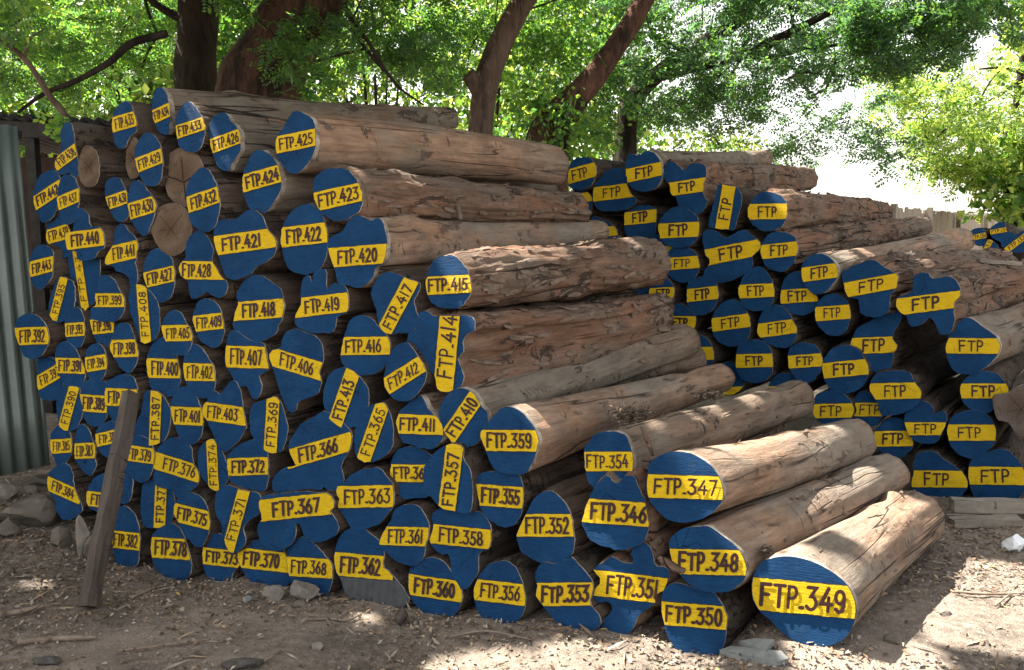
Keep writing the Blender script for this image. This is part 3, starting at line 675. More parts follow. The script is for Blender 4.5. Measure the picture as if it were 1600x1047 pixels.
    for k in range(N):
        F.append((last + k, last + (k + 1) % N, len(VV) - 1)); mi.append(2)
    nring = N
    nf = {'s': 26, 'g': 70, 'b': 190, 'd': 0, 'k': 0}[style] if big else 0
    for _ in range(nf):
        ri = int(jit.uniform(.06, .97) * (len(ts_) - 4)) + 3
        kk = jit.randrange(N)
        p = VV[ri * N + kk]; pn = VV[min(ri + 1, len(ts_) - 1) * N + kk]
        dl = (pn - p)
        if dl.length < 1e-5: continue
        dl.normalize()
        dw = (VV[ri * N + (kk + 1) % N] - VV[ri * N + kk - 1]).normalized()
        up_ = dw.cross(dl).normalized()
        if up_.dot(p - (off_l + Vector((0, p.y - off_l.y, 0)))) < 0: up_ = -up_
        if up_.z < -0.3: continue
        rot = jit.uniform(-.3, .3)
        dl, dw = dl * math.cos(rot) + dw * math.sin(rot), dw * math.cos(rot) - dl * math.sin(rot)
        ln = jit.uniform(.012, .05) * (1.6 if style == 'b' else 1); wd_ = jit.uniform(.003, .011) * (1.5 if style == 'b' else 1); lf = jit.uniform(.001, .009)
        b0 = len(VV)
        for i_ in range(4):
            f_ = i_ / 3 - .5
            o_ = p + dl * ln * 2 * f_ + up_ * (.003 + lf * (abs(f_) * 2) ** 2 * (1.6 if f_ > 0 else .6))
            ww = wd_ * (1 - abs(f_) * jit.uniform(.6, 1.6))
            VV += [o_ - dw * ww, o_ + dw * ww + up_ * lf * .4]
        for i_ in range(3):
            F.append((b0 + 2 * i_, b0 + 2 * i_ + 1, b0 + 2 * i_ + 3, b0 + 2 * i_ + 2)); mi.append(3)
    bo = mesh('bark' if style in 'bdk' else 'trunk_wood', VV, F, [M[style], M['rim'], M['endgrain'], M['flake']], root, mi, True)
    bo.data.polygons.foreach_set('use_smooth', [m_ != 2 for m_ in mi])
    # --- sawn end
    pts = [Mi @ v for v in W]
    tris = tessellate_polygon([[Vector((p.x, p.y, 0)) for p in P]])
    fo = mesh('cut_face', pts, [tuple(t) for t in tris], M[face_mat], root)
    def flat2(poly, lift):
        return [Mi @ w(p, lift) for p in poly]
    if st:
        inner = [Vector((cx, cy)) + (p - Vector((cx, cy))) * 0.985 for p in P]
        V, F, mi = [], [], []
        for grow, lift, m_ in ((1.6 if pl == 'front' else 1.1, 0.0025, 1), (0.0, 0.0055, 0)):
            B = clip_band(inner, st, grow)
            if len(B) < 3: continue
            if m_ == 0:
                B2 = []
                for i in range(len(B)):
                    a_, b_ = B[i - 1], B[i]
                    e_ = b_ - a_
                    n_ = int(e_.length / 7)
                    if n_ > 1:
                        pr = Vector((-e_.y, e_.x)).normalized()
                        for q_ in range(1, n_):
                            B2.append(a_ + e_ * (q_ / n_) + pr * jit.uniform(-.45, .45) * (st[4] / 28))
                    B2.append(b_)
                B = B2
            k = len(V)
            V += flat2(B, lift)
            for t in tessellate_polygon([[Vector((p.x, p.y, 0)) for p in B]]):
                F.append(tuple(k + i for i in t)); mi.append(m_)
        if 'patch' in opt:
            B = clip_band(inner, opt['patch'], 0)
            mesh('unpainted_patch', flat2(B, 0.0012), [tuple(t) for t in tessellate_polygon([[Vector((p.x, p.y, 0)) for p in B]])], M['raw'], fo)
        if F: mesh('number_band', V, F, [M['yellow'], M['edge']], fo, mi)
        if text:
            V, F = [], []
            for i, (sv, sf) in enumerate(lettering(text, st, ts, jit)):
                k = len(V)
                V += flat2(sv, 0.0085 + 0.0006 * (i % 4))
                F += [tuple(k + j for j in f) for f in sf]
            mesh('lettering', V, F, M['letter'], fo)
    elif face_mat != 'blue':
        # drying cracks in the bare end
        V, F = [], []
        rad = math.sqrt(sum((p - Vector((cx, cy))).length_squared for p in P) / N)
        if opt.get('crack'):
            lines = [([(cx - rad * .95, cy - 4), (cx - rad * .3, cy + 3), (cx, cy + 8), (cx + rad * .35, cy), (cx + rad, cy - 8)], 1.1), ([(cx, cy + 8), (cx + 3, cy + rad * .9)], .7), ([(cx - 4, cy - rad * .8), (cx - 1, cy + 4)], .5)]
        else:
            lines = [([(cx - rad * .5, cy - rad * .55), (cx, cy), (cx + rad * .3, cy + rad * .5)], .28), ([(cx + rad * .45, cy - rad * .6), (cx, cy), (cx - rad * .2, cy + rad * .35)], .25), ([(cx, cy), (cx - rad * .55, cy + 4)], .22)]
        for i, (ln, hw) in enumerate(lines):
            sv, sf = ribbon(ln, hw)
            k = len(V); V += flat2(sv, 0.003 + 0.0008 * i); F += [tuple(k + j for j in f) for f in sf]
        mesh('drying_crack', V, F, M['crack'], fo)
    LOGS[key or label] = dict(C=C, E=E, R=Rm, low=min(W, key=lambda v: v.z), tp=tp)
    return root

SHAPE_ROUND = ('a round', 'an oval', 'a lobed')
def band_words(st):
    if not st: return 'its number hidden behind the leaning post'
    a = abs(math.degrees(math.atan2(st[3] - st[1], st[2] - st[0])))
    return 'level yellow band' if a < 8 else ('slightly tilted yellow band' if a < 24 else ('slanting yellow band' if a < 68 else 'upright yellow band'))

WOODW = {'s': 'smooth barkless tan log', 'g': 'weathered grey brown log', 'b': 'log with rough torn bark'}
for num, (flat, st, opt) in FRONT.items():
    wd = WOODW.get(opt.get('st'), 'stacked log')
    if st:
        lab = f"{wd} painted FTP {num} on a {band_words(st)}, front pile"
    else:
        lab = 'stacked log with plain blue end showing right of the leaning timber post, front pile'
    left = (flat[0] < 470 and opt.get('st') is None)
    txt = f"FTP{'.' if left else '_'}{num}" if st else None
    make_log('numbered_log', lab, flat, st, txt, 'front', opt, 'painted logs in the front pile', ts=opt.get('ts', (0.09, 0.91)), key=num)
for flat, lab, opt in BARE:
    make_log('bare_log', lab, flat, None, None, 'front', opt, 'unpainted logs in the front pile', face_mat='endgrain')
for flat, st, lab, opt in REAR:
    txt = None if opt.get('nt') else 'FTP'
    make_log('marked_log', 'painted ' + lab, flat, st, txt, 'rear', opt, 'painted logs in the rear pile', ts=opt.get('ts', (0.26, 0.72)), length=2.2)
for flat, lab, opt in REAR_BARE:
    make_log('bare_log', lab, flat, None, None, 'rear', dict(opt, st='g'), None, face_mat='grey_endgrain')
for flat, st, num, lab in FARP:
    make_log('numbered_log', 'painted ' + lab, flat, st, 'FTP.' + num if num != '135' else num, 'far', {}, 'logs in the distant pile', ts=(0.08, 0.95), nseg=8)
# ------------------------------------------------------------------ ground: one sheet that meets the lowest logs
CTRL = [(LOGS[k]['low'].x, LOGS[k]['low'].y, LOGS[k]['low'].z + 0.012) for k in (349, 350, 351, 353, 356, 360, 362, 368, 370, 373, 378, 382)]
CTRL += [(LOGS[k]['low'].x, LOGS[k]['low'].y, LOGS[k]['low'].z + 0.015) for k in LOGS if isinstance(k, str) and ('painted lowest end' in k)]
CTRL += [(LOGS[349]['E'].x, LOGS[349]['E'].y - .05, LOGS[349]['E'].z - LOGS[349]['R'] * .86), (-2.42, 4.3, 0.0), (-2.9, 4.4, 0.04), (-3.2, 5.1, 0.06), (-3.4, 4.0, 0.02), (-2.2, 3.3, -0.06),
         (-1, 2.6, -0.03), (0.3, 2.5, -0.02), (1.6, 2.5, 0.0), (2.4, 3.2, 0.0), (3.2, 4.2, 0.0), (4.5, 5, 0.02), (-4.5, 6, 0.05), (0, 8, 0.02), (5, 8, 0.02), (-3, 9, 0.02)]
CT = np.array(CTRL)

def ground_z(x, y):
    x = np.asarray(x, float); y = np.asarray(y, float)
    d2 = (x[..., None] - CT[:, 0]) ** 2 + (y[..., None] - CT[:, 1]) ** 2 + 0.01
    w_ = 1 / d2 ** 1.5
    return (w_ * CT[:, 2]).sum(-1) / w_.sum(-1)

def ground_h(x, y):
    z = float(ground_z(x, y))
    f = 1.0 if (-5 < x < 6 and 2 < y < 8) else 0.4
    z += f * (0.022 * noise.noise(Vector((x * 1.3, y * 1.3, 3))) + 0.013 * noise.noise(Vector((x * 4.1, y * 4.1, 9))) + 0.008 * noise.noise(Vector((x * 13, y * 13, 5))) + 0.006 * noise.noise(Vector((x * 29, y * 29, 7))))
    return z

def axis_pts(lo, hi, step, far_lo, far_hi):
    a = list(np.arange(lo, hi, step))
    g = step; v = lo; pre = []
    while v > far_lo: g *= 1.35; v -= g; pre.append(v)
    g = step; v = a[-1]; post = []
    while v < far_hi: g *= 1.35; v += g; post.append(v)
    return pre[::-1] + a + post
gx = axis_pts(-4.0, 4.6, 0.036, -90, 120)
gy = axis_pts(2.3, 6.0, 0.036, -40, 160)
V, F = [], []
for y in gy:
    for x in gx: V.append((x, y, ground_h(x, y)))
nx = len(gx)
for j in range(len(gy) - 1):
    for i in range(nx - 1):
        F.append((j * nx + i, j * nx + i + 1, (j + 1) * nx + i + 1, (j + 1) * nx + i))

def soil_mat():
    m, t, b = newmat('soil', 0.95, 0.1)
    v = coords(t, (1, 1, 1), False)
    a = nz(t, v, 1.1, 5, 0.6)
    f = nz(t, v, 26, 8, 0.75)
    c = ramp(t, f, [(0.28, (0.072, 0.059, 0.049)), (0.5, (0.195, 0.162, 0.134)), (0.75, (0.36, 0.30, 0.248))])
    dk = ramp(t, nz(t, v, 5.5, 7, 0.72), [(0.5, (0, 0, 0)), (0.68, (0.85, 0.85, 0.85))])
    c = mix(t, dk, c, (0.105, 0.087, 0.073))
    c = mix(t, ramp(t, a, [(0.45, (0, 0, 0)), (0.62, (0.55, 0.55, 0.55))]), c, (0.35, 0.285, 0.235))
    vo = nd(t, 'ShaderNodeTexVoronoi'); vo.inputs['Scale'].default_value = 62
    t.links.new(v, vo.inputs['Vector'])
    chip = ramp(t, vo.outputs['Distance'], [(0.16, (1, 1, 1)), (0.26, (0, 0, 0))])
    gate = ramp(t, nz(t, v, 9, 3), [(0.52, (0, 0, 0)), (0.6, (1, 1, 1))])
    c = mix(t, mix(t, 1.0, chip, gate, 'MULTIPLY'), c, (0.46, 0.38, 0.30))
    t.links.new(c, b.inputs['Base Color'])
    bump(t, b, mix(t, 0.5, f, nz(t, v, 80, 4, 0.7)), 1.0, 0.03)
    return m
M['soil'] = soil_mat()
g = mesh('ground', V, F, M['soil'], None, None, True)
g['kind'] = 'structure'

# fallen leaves and chips
def flakes(n, x0, x1, y0, y1, smin, smax, asp, tilt, dens=None):
    x = rng.uniform(x0, x1, n * 3); y = rng.uniform(y0, y1, n * 3)
    if dens is not None:
        keep = rng.uniform(0, 1, n * 3) < dens(x, y)
        x, y = x[keep], y[keep]
    x, y = x[:n], y[:n]; n = len(x)
    z = np.array([ground_h(a, b) for a, b in zip(x, y)]) + 0.004
    th = rng.uniform(0, 2 * math.pi, n); s = rng.uniform(smin, smax, n) ; w_ = s * rng.uniform(asp * .7, asp * 1.3, n)
    tx = rng.normal(0, tilt, n); ty = rng.normal(0, tilt, n)
    d = np.stack([np.cos(th), np.sin(th), tx], 1); e = np.stack([-np.sin(th), np.cos(th), ty], 1)
    c = np.stack([x, y, z + np.abs(tx) * s * .5 + np.abs(ty) * w_ * .5], 1)
    k = rng.uniform(-.2, .2, n)[:, None]
    S, W_ = s[:, None] / 2, w_[:, None] / 2
    return np.stack([c - d * S, c + d * S * k - e * W_, c + d * S, c + d * S * k + e * W_ + np.array([0, 0, .004])], 1)
LM = [simple('dry_leaf_tan', (0.24, 0.175, 0.115), (0.32, 0.245, 0.165), 20, 0.8, 0), simple('dry_leaf_brown', (0.13, 0.085, 0.055), (0.19, 0.13, 0.085), 20, 0.8, 0),
      simple('dry_leaf_grey', (0.20, 0.175, 0.145), (0.30, 0.265, 0.22), 20, 0.8, 0), simple('chip_pale', (0.29, 0.24, 0.19), (0.40, 0.335, 0.27), 20, 0.8, 0),
      simple('dry_leaf_dark', (0.055, 0.042, 0.032), (0.085, 0.066, 0.05), 20, 0.8, 0), simple('leaf_yellow', (0.55, 0.38, 0.06), (0.65, 0.5, 0.12), 20, 0.7, 0)]
def dens_a(x, y):
    base = np.clip(1.05 - 0.25 * (y - 2.5), 0.15, 1)
    near = np.exp(-((x + 2.4) ** 2 / 1.0 + (y - 4.0) ** 2 / 0.7)) * 1.0 + np.exp(-((x - 2.9) ** 2 / 0.8 + (y - 4.1) ** 2 / .6))
    n_ = np.array([noise.noise(Vector((a * 1.7, b * 1.7, 1))) for a, b in zip(x, y)])
    edge = np.exp(-(np.abs((y - 4.05) + 0.36 * (x + 2.0)) / 0.14) ** 1.3) * 1.0
    return np.clip(base * (0.45 + 0.9 * n_) + near + edge, 0.05, 1)
FL = np.concatenate([flakes(26000, -3.8, 4.2, 2.4, 6.0, 0.008, 0.028, 0.5, 0.3, dens_a), flakes(2200, -3.8, 4.2, 2.4, 5.5, 0.022, 0.042, 0.42, 0.3, dens_a), flakes(1500, -3.8, 4.2, 2.4, 5.5, 0.04, 0.13, 0.09, 0.1, dens_a)])
fm = rng.choice([0, 1, 2, 3, 4, 5], len(FL), p=[.23, .29, .16, .055, .26, .005])
ll = quads_mesh('leaf_litter', FL, LM, fm)
tag(ll, kind='stuff', label='dry leaves and bark chips strewn over the bare soil', cat='leaf litter')
# ------------------------------------------------------------------ trees
def leafmat(name, refl, trans, tw=0.5):
    m = bpy.data.materials.new(name); m.use_nodes = True
    t = m.node_tree; t.nodes.clear()
    o = t.nodes.new('ShaderNodeOutputMaterial')
    d = t.nodes.new('ShaderNodeBsdfPrincipled'); d.inputs['Base Color'].default_value = (*refl, 1); d.inputs['Roughness'].default_value = 0.45
    d.inputs['Specular IOR Level'].default_value = 0.35
    r = t.nodes.new('ShaderNodeBsdfTranslucent'); r.inputs['Color'].default_value = (*trans, 1)
    x = t.nodes.new('ShaderNodeMixShader'); x.inputs[0].default_value = tw
    t.links.new(d.outputs[0], x.inputs[1]); t.links.new(r.outputs[0], x.inputs[2]); t.links.new(x.outputs[0], o.inputs['Surface'])
    return m
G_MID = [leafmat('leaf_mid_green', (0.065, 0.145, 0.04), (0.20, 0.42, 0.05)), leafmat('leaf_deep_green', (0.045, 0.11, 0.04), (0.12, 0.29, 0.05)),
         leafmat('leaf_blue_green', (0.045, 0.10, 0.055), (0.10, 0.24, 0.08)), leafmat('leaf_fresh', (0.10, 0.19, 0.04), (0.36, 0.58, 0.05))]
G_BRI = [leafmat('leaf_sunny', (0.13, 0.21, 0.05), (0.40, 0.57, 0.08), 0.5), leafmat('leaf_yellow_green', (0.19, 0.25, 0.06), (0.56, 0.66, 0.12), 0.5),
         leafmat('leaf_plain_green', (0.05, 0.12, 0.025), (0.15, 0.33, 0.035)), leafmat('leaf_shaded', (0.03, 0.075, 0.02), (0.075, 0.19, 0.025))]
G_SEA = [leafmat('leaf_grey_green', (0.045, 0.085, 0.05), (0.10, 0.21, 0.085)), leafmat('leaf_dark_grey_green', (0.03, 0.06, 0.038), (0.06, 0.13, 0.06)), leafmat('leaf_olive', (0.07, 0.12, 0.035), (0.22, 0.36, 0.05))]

def bark_mat(name, c1, c2, dark):
    m, t, b = newmat(name, 0.95, 0.1)
    v = coords(t, (1, 1, 0.25))
    f = nz(t, v, 14, 8, 0.7, 0.4)
    c = ramp(t, f, [(0.3, c1), (0.68, c2)])
    c = mix(t, ramp(t, nz(t, v, 4, 6, 0.7), [(0.5, (0, 0, 0)), (0.62, (1, 1, 1))]), c, dark)
    t.links.new(c, b.inputs['Base Color'])
    bump(t, b, f, 1.0, 0.05)
    return m
B_DARK = bark_mat('dark_tree_bark', (0.02, 0.016, 0.014), (0.06, 0.046, 0.038), (0.018, 0.015, 0.013))
B_RED = bark_mat('reddish_tree_bark', (0.035, 0.024, 0.02), (0.15, 0.08, 0.058), (0.025, 0.02, 0.018))
B_GREY = bark_mat('grey_brown_tree_bark', (0.07, 0.05, 0.041), (0.17, 0.118, 0.094), (0.045, 0.035, 0.03))

def tube_data(pts, rads, nseg=14, sub=5, rough=0.12, seed=0):
    """tapered limb along a path (Catmull-Rom), with lumps"""
    P = [Vector(p) for p in pts]; n = len(P)
    C, Rr = [], []
    for i in range(n - 1):
        p0, p1, p2, p3 = P[max(0, i - 1)], P[i], P[i + 1], P[min(n - 1, i + 2)]
        for k in range(sub):
            t = k / sub
            C.append(0.5 * ((2 * p1) + (p2 - p0) * t + (2 * p0 - 5 * p1 + 4 * p2 - p3) * t * t + (3 * p1 - p0 - 3 * p2 + p3) * t ** 3))
            Rr.append(rads[i] * (1 - t) + rads[i + 1] * t)
    C.append(P[-1]); Rr.append(rads[-1])
    V, F = [], []
    ref = Vector((0.31, 0.9, 0.2))
    for i, c in enumerate(C):
        d = (C[min(i + 1, len(C) - 1)] - C[max(i - 1, 0)]).normalized()
        a = d.cross(ref).normalized(); b = d.cross(a)
        for j in range(nseg):
            an = 2 * math.pi * j / nseg
            nrm = a * math.cos(an) + b * math.sin(an)
            q = c + nrm * Rr[i]
            k = 1 + rough * (noise.fractal(Vector((q.x * 3 + seed, q.y * 3, q.z * 1.6)), 1, 2, 4))
            V.append(c + nrm * Rr[i] * k)
    for i in range(len(C) - 1):
        for j in range(nseg):
            j2 = (j + 1) % nseg
            F.append((i * nseg + j, i * nseg + j2, (i + 1) * nseg + j2, (i + 1) * nseg + j))
    F.append(tuple(range(nseg))[::-1]); F.append(tuple((len(C) - 1) * nseg + j for j in range(nseg)))
    return V, F

def tubes(name, items, mat, parent, rough=0.12):
    V, F = [], []
    for i, (pts, rads, ns) in enumerate(items):
        v, f = tube_data(pts, rads, ns, 5, rough, i * 7.3)
        k = len(V); V += v; F += [tuple(k + a for a in q) for q in f]
    inv = parent.matrix_world.inverted() if parent else Matrix()
    return mesh(name, [inv @ p for p in V], F, mat, parent, None, True)

def norm(a):
    return a / np.maximum(1e-9, np.linalg.norm(a, axis=1, keepdims=True))

def fronds(cent, n_pairs, flen, llen, lwid, droop=0.35):
    """pinnate sprays at the given centres: two rows of small leaflets along a stalk"""
    n = len(cent)
    th = rng.uniform(0, 2 * math.pi, n)
    ax = norm(np.stack([np.cos(th), np.sin(th), rng.normal(-droop, 0.45, n)], 1))
    sd = norm(np.cross(ax, rng.normal(0, 1, (n, 3)) + np.array([0, 0, 1.3])))
    nr = np.cross(ax, sd)
    L = rng.uniform(.7, 1.25, n)[:, None] * flen
    out = []
    for k in range(n_pairs):
        s = (k + .7) / n_pairs
        for sg in (-1, 1):
            o = cent + ax * L * (s - .5) - nr * L * 0.25 * (s - .5) ** 2
            d = norm(sd * sg + ax * .45 + rng.normal(0, .14, (n, 3)))
            e = norm(np.cross(d, nr) + rng.normal(0, .22, (n, 3)))
            ll_ = llen * (1.15 - .5 * abs(s - .45)) * rng.uniform(.8, 1.15, n)[:, None]
            wv = e * lwid * .5
            out.append(np.stack([o, o + d * ll_ * .5 - wv, o + d * ll_, o + d * ll_ * .5 + wv], 1))
    return np.concatenate(out)

def broad(cent, size, asp=0.62):
    n = len(cent)
    d = norm(rng.normal(0, 1, (n, 3)) + np.array([0, 0, -.5]))
    e = norm(np.cross(d, rng.normal(0, 1, (n, 3))))
    s = rng.uniform(.6, 1.3, n)[:, None] * size
    f = np.cross(d, e)
    return np.stack([cent, cent + d * s * .45 - e * s * asp * .5 + f * s * .06, cent + d * s, cent + d * s * .45 + e * s * asp * .5 + f * s * .06], 1)

def cloud(regions, n_cl, per, rad):
    """clusters inside view-independent volumes: each region is ((px box at a depth range), weight); returns leaf centres, cluster ids"""
    w_ = np.array([r[1] for r in regions], float); w_ /= w_.sum()
    C = []
    for i in rng.choice(len(regions), n_cl, p=w_):
        (x0, x1, y0, y1, z0, z1), _ = regions[i]
        z = rng.uniform(z0, z1)
        C.append(at(rng.uniform(x0, x1), rng.uniform(y0, y1), z))
    C = np.array([tuple(c) for c in C])
    ids = np.repeat(np.arange(n_cl), per)
    off_ = norm(rng.normal(0, 1, (n_cl * per, 3))) * (rng.uniform(0, 1, (n_cl * per, 1)) ** (1 / 2.2))
    sc_ = rng.uniform(.55, 1.35, n_cl)[ids][:, None] * rad
    return C[ids] + off_ * sc_ * np.array([1, 1, .7]), ids, C

def crown(name, Q, mats, probs, parent, ids=None):
    inv = np.array(parent.matrix_world.inverted())
    Q = Q @ inv[:3, :3].T + inv[:3, 3]
    mi = rng.choice(len(mats), len(Q), p=probs)
    return quads_mesh(name, Q, mats, mi, parent)

def limbs(parent, C, anchor, r0=0.014, every=3, extra=(), mat=None):
    """limbs that branch: every cluster is joined to the nearest limb point already grown; one object per main limb"""
    todo = [Vector(c) for c in C[::max(1, every - 1)]]
    nodes = [(Vector(a), r0 * 2.2, i) for i, a in enumerate(anchor)]
    groups = {}
    while todo:
        best = None
        for c in todo:
            k = min(range(len(nodes)), key=lambda i: (nodes[i][0] - c).length_squared)
            d_ = (nodes[k][0] - c).length_squared
            if best is None or d_ < best[0]: best = (d_, c, k)
        _, c, k = best
        todo.remove(c)
        a, ra, g_ = nodes[k]
        if best[0] > 2.6 ** 2: continue
        m_ = a.lerp(c, .5) + Vector((random.uniform(-.1, .1), random.uniform(-.1, .1), random.uniform(-.02, .14))) * (a - c).length * .6
        rc = max(.0045, ra * .72)
        groups.setdefault(g_, []).append(([a, m_, c], [ra * .85, (ra + rc) * .42, rc], 5))
        nodes += [(m_, (ra + rc) * .42, g_), (c, rc, g_)]
    for g_ in groups.values(): tubes('branch', g_, mat or B_DARK, parent)
    for e_ in extra: tubes('branch', [e_], mat or B_DARK, parent)

def tree(label, name, base, trunk_items, bark, group=None):
    e = empty(name, Matrix.Translation(base), label, 'tree', group)
    return e

def gnd(px, z):
    p = at(px, 500, z)
    return Vector((p.x, p.y, float(ground_z(p.x, p.y)) - 0.05))
TG = 'trees behind the log piles'

# tree A: straight dark trunk at upper left
b = gnd(303, 9.2)
A = tree('dark straight trunked tree behind the left end of the front pile', 'broadleaf_tree', b, None, None, TG)
pA = [b, at(303, 300, 9.2), at(306, 140, 9.2), at(309, 40, 9.2), at(314, -120, 9.2), at(322, -420, 9.3)]
tubes('trunk', [(pA, [.30, .26, .225, .215, .20, .14], 18), ([at(309, 40, 9.2), at(265, 20, 9.1), at(225, -10, 9.0), at(170, -80, 9.0)], [.06, .05, .04, .03], 8)], B_DARK, A)
q, ids, C = cloud([((-120, 275, -140, 150, 8.8, 10.6), 3), ((180, 560, -160, 20, 9.7, 11.0), 1.6), ((-100, 120, 60, 180, 7.6, 9.0), .8), ((-100, 200, -60, 40, 7.4, 8.6), .5)], 120, 17, .33)
crown('crown', fronds(q, 9, .30, .062, .027), G_MID, [.4, .33, .12, .15], A)
limbs(A, C, [at(309, 40, 9.2), at(225, -10, 9.0), at(310, -60, 9.2), at(200, 60, 8.6)], .012, 4, [([at(262, 52, 7.4), at(205, 68, 7.3), at(170, 98, 7.2), at(120, 126, 7.1), at(70, 146, 7.0), at(28, 176, 6.9)], [.035, .032, .028, .024, .02, .012], 7)])

# tree B: thick leaning trunk with reddish peeling bark, its limbs reach over the piles
b = gnd(392, 8.6)
Bt = tree('thick leaning tree with peeling reddish bark behind the top logs', 'broadleaf_tree', b, None, None, TG)
tubes('trunk', [([b, at(396, 300, 8.6), at(402, 150, 8.6), at(432, 80, 8.6), at(480, 5, 8.6), at(560, -120, 8.5), at(640, -330, 8.2)], [.52, .46, .42, .38, .35, .30, .2], 20),
                ([at(560, -120, 8.5), at(500, -420, 7.4), at(420, -800, 6.2), at(340, -1300, 5.0)], [.22, .18, .13, .08], 10),
                ([at(640, -330, 8.2), at(800, -620, 7.2), at(900, -900, 6.2)], [.16, .12, .07], 10)], B_RED, Bt, .22)
q, ids, C = cloud([((470, 740, -160, 80, 8.0, 10.2), 3), ((520, 680, 40, 130, 8.4, 9.6), .9), ((440, 500, 60, 130, 7.6, 8.1), .25), ((330, 420, -60, 25, 7.6, 8.0), .35)], 84, 17, .34)
crown('crown', fronds(q, 9, .30, .062, .027), G_MID, [.3, .42, .2, .08], Bt)
limbs(Bt, C, [at(480, 5, 8.6), at(560, -120, 8.5), at(600, 110, 8.0)], .011, 4, [([at(525, -30, 8.2), at(548, 30, 8.1), at(575, 65, 8.0), at(601, 108, 8.0), at(625, 138, 7.9), at(662, 164, 7.8)], [.03, .026, .022, .018, .014, .008], 7)])

# unseen canopy added to tree B to shade the yard, openings cut for sun spots
bpy.context.view_layer.update()
DG = bpy.context.evaluated_depsgraph_get()
def lit(px, py, z=None, r=.2):
    """the point of the yard or pile seen at this place, where the photo shows a sunlit spot"""
    h, loc, n, i, ob, m = SC.ray_cast(DG, CAM, ray(px, py).normalized())
    return (loc if h else at(px, py, z or 4), r)
LIT = [lit(1520, 940, None, .30), lit(1585, 905, None, .25), lit(1450, 930, None, .16), lit(1560, 990, None, .22), lit(1480, 985, None, .14), lit(1590, 850, None, .1),
       lit(900, 1030, None, .16), lit(1010, 1020, None, .14), lit(780, 1035, None, .14), lit(700, 1044, None, .10), lit(1080, 1044, None, .10), lit(1300, 1040, None, .14), lit(1420, 1030, None, .14), lit(60, 915, None, .07), lit(40, 650, 4.9, .05),
       lit(1130, 718, 3.35, .085), lit(1190, 690, 3.6, .085), lit(1250, 678, 3.9, .07), lit(1210, 805, 3.45, .08), lit(1290, 770, 3.8, .07), lit(1170, 832, 3.3, .05),
       lit(1370, 825, 3.7, .07), lit(1330, 885, 3.4, .05), lit(880, 655, 3.75, .085), lit(940, 632, 4.0, .07), lit(1010, 605, 4.4, .05), lit(1040, 680, 3.9, .07), lit(1120, 640, 4.2, .07), lit(1190, 612, 4.6, .05),
       lit(760, 408, 4.1, .07), lit(820, 402, 4.3, .08), lit(880, 398, 4.6, .07), lit(300, 160, 5.0, .07), lit(620, 275, 4.8, .045), lit(690, 180, 6.3, .05), lit(700, 600, 4.2, .04), lit(850, 590, 4.4, .05), lit(980, 545, 4.9, .05),
       lit(1290, 390, 5.8, .10), lit(1360, 400, 5.9, .08), lit(1240, 310, 6.2, .09), lit(1330, 590, 5.5, .04), lit(1580, 410, 6.2, .12), lit(1100, 245, 6.9, .08)]
LIT += [lit(x, y, 4, r) for x, y, r in [(1085, 722, .08), (1150, 702, .10), (1220, 684, .10), (1300, 668, .08), (850, 665, .08), (905, 645, .10), (965, 626, .09), (1060, 603, .07), (1110, 586, .06), (780, 404, .09), (860, 398, .09), (930, 388, .08), (990, 380, .07), (1250, 790, .09), (1345, 752, .07), (1170, 838, .05), (1390, 800, .09), (1290, 880, .05), (1420, 785, .07), (1090, 655, .07), (1170, 622, .07), (800, 500, .04), (880, 480, .05), (960, 470, .05), (650, 280, .05), (560, 270, .04), (1320, 395, .12), (1230, 312, .1), (1430, 395, .1)]]
nO = 12500
Hh = rng.uniform(4.6, 7.0, nO)
tx = rng.uniform(-3.9, 5.2, nO); ty = rng.uniform(1.6, 7.4, nO)
S3 = np.array(SUNV)
cc = np.stack([tx, ty, np.zeros(nO)], 1) + S3 / S3[2] * Hh[:, None]
keepv = (cc[:, 2] - 1.6) > 0.34 * np.maximum(0.3, cc[:, 1])          # stay above the picture
cc = cc[keepv]
Q = fronds(cc, 5, .52, .22, .10, 0.1)
mid = Q.mean(1)
ok = np.ones(len(Q), bool)
for p, r_ in LIT:
    d = mid - np.array(p)
    al = d @ S3
    dist = np.linalg.norm(d - al[:, None] * S3, axis=1)
    ok &= dist > (r_ + .035)
Q = Q[ok]
nzv = np.array([noise.noise(Vector((m_[0] - m_[2] * S3[0] / S3[2], m_[1] - m_[2] * S3[1] / S3[2], 0)) * 3.6) for m_ in mid[ok]])
Q = Q[nzv < 0.47]
crown('crown', Q, G_MID, [.35, .4, .1, .15], Bt)  # added shade canopy, out of view above the frame

# tree C: pruned grey trunk leaning right, with a cut stub
b = gnd(751, 9.0)
Ct = tree('grey pruned tree with a sawn off stub, leaning right behind log 425', 'broadleaf_tree', b, None, None, TG)
tubes('trunk', [([b, at(751, 300, 9.0), at(752, 190, 9.0), at(760, 125, 9.0), at(783, 65, 9.0), at(820, 0, 9.0), at(890, -110, 8.9), at(960, -330, 8.8)], [.16, .14, .13, .14, .13, .125, .11, .08], 16),
                ([at(756, 150, 9.0), at(742, 130, 8.95), at(731, 116, 8.9)], [.11, .085, .075], 12)], B_GREY, Ct, .14)
q, ids, C = cloud([((640, 900, -140, 110, 9.3, 10.8), 3), ((660, 745, 60, 130, 9.4, 10.2), .6)], 50, 17, .34)
crown('crown', fronds(q, 9, .28, .058, .025), G_MID, [.36, .3, .1, .24], Ct)
limbs(Ct, C, [at(820, 0, 9.0), at(890, -110, 8.9), at(783, 65, 9.0)], .01, 4)

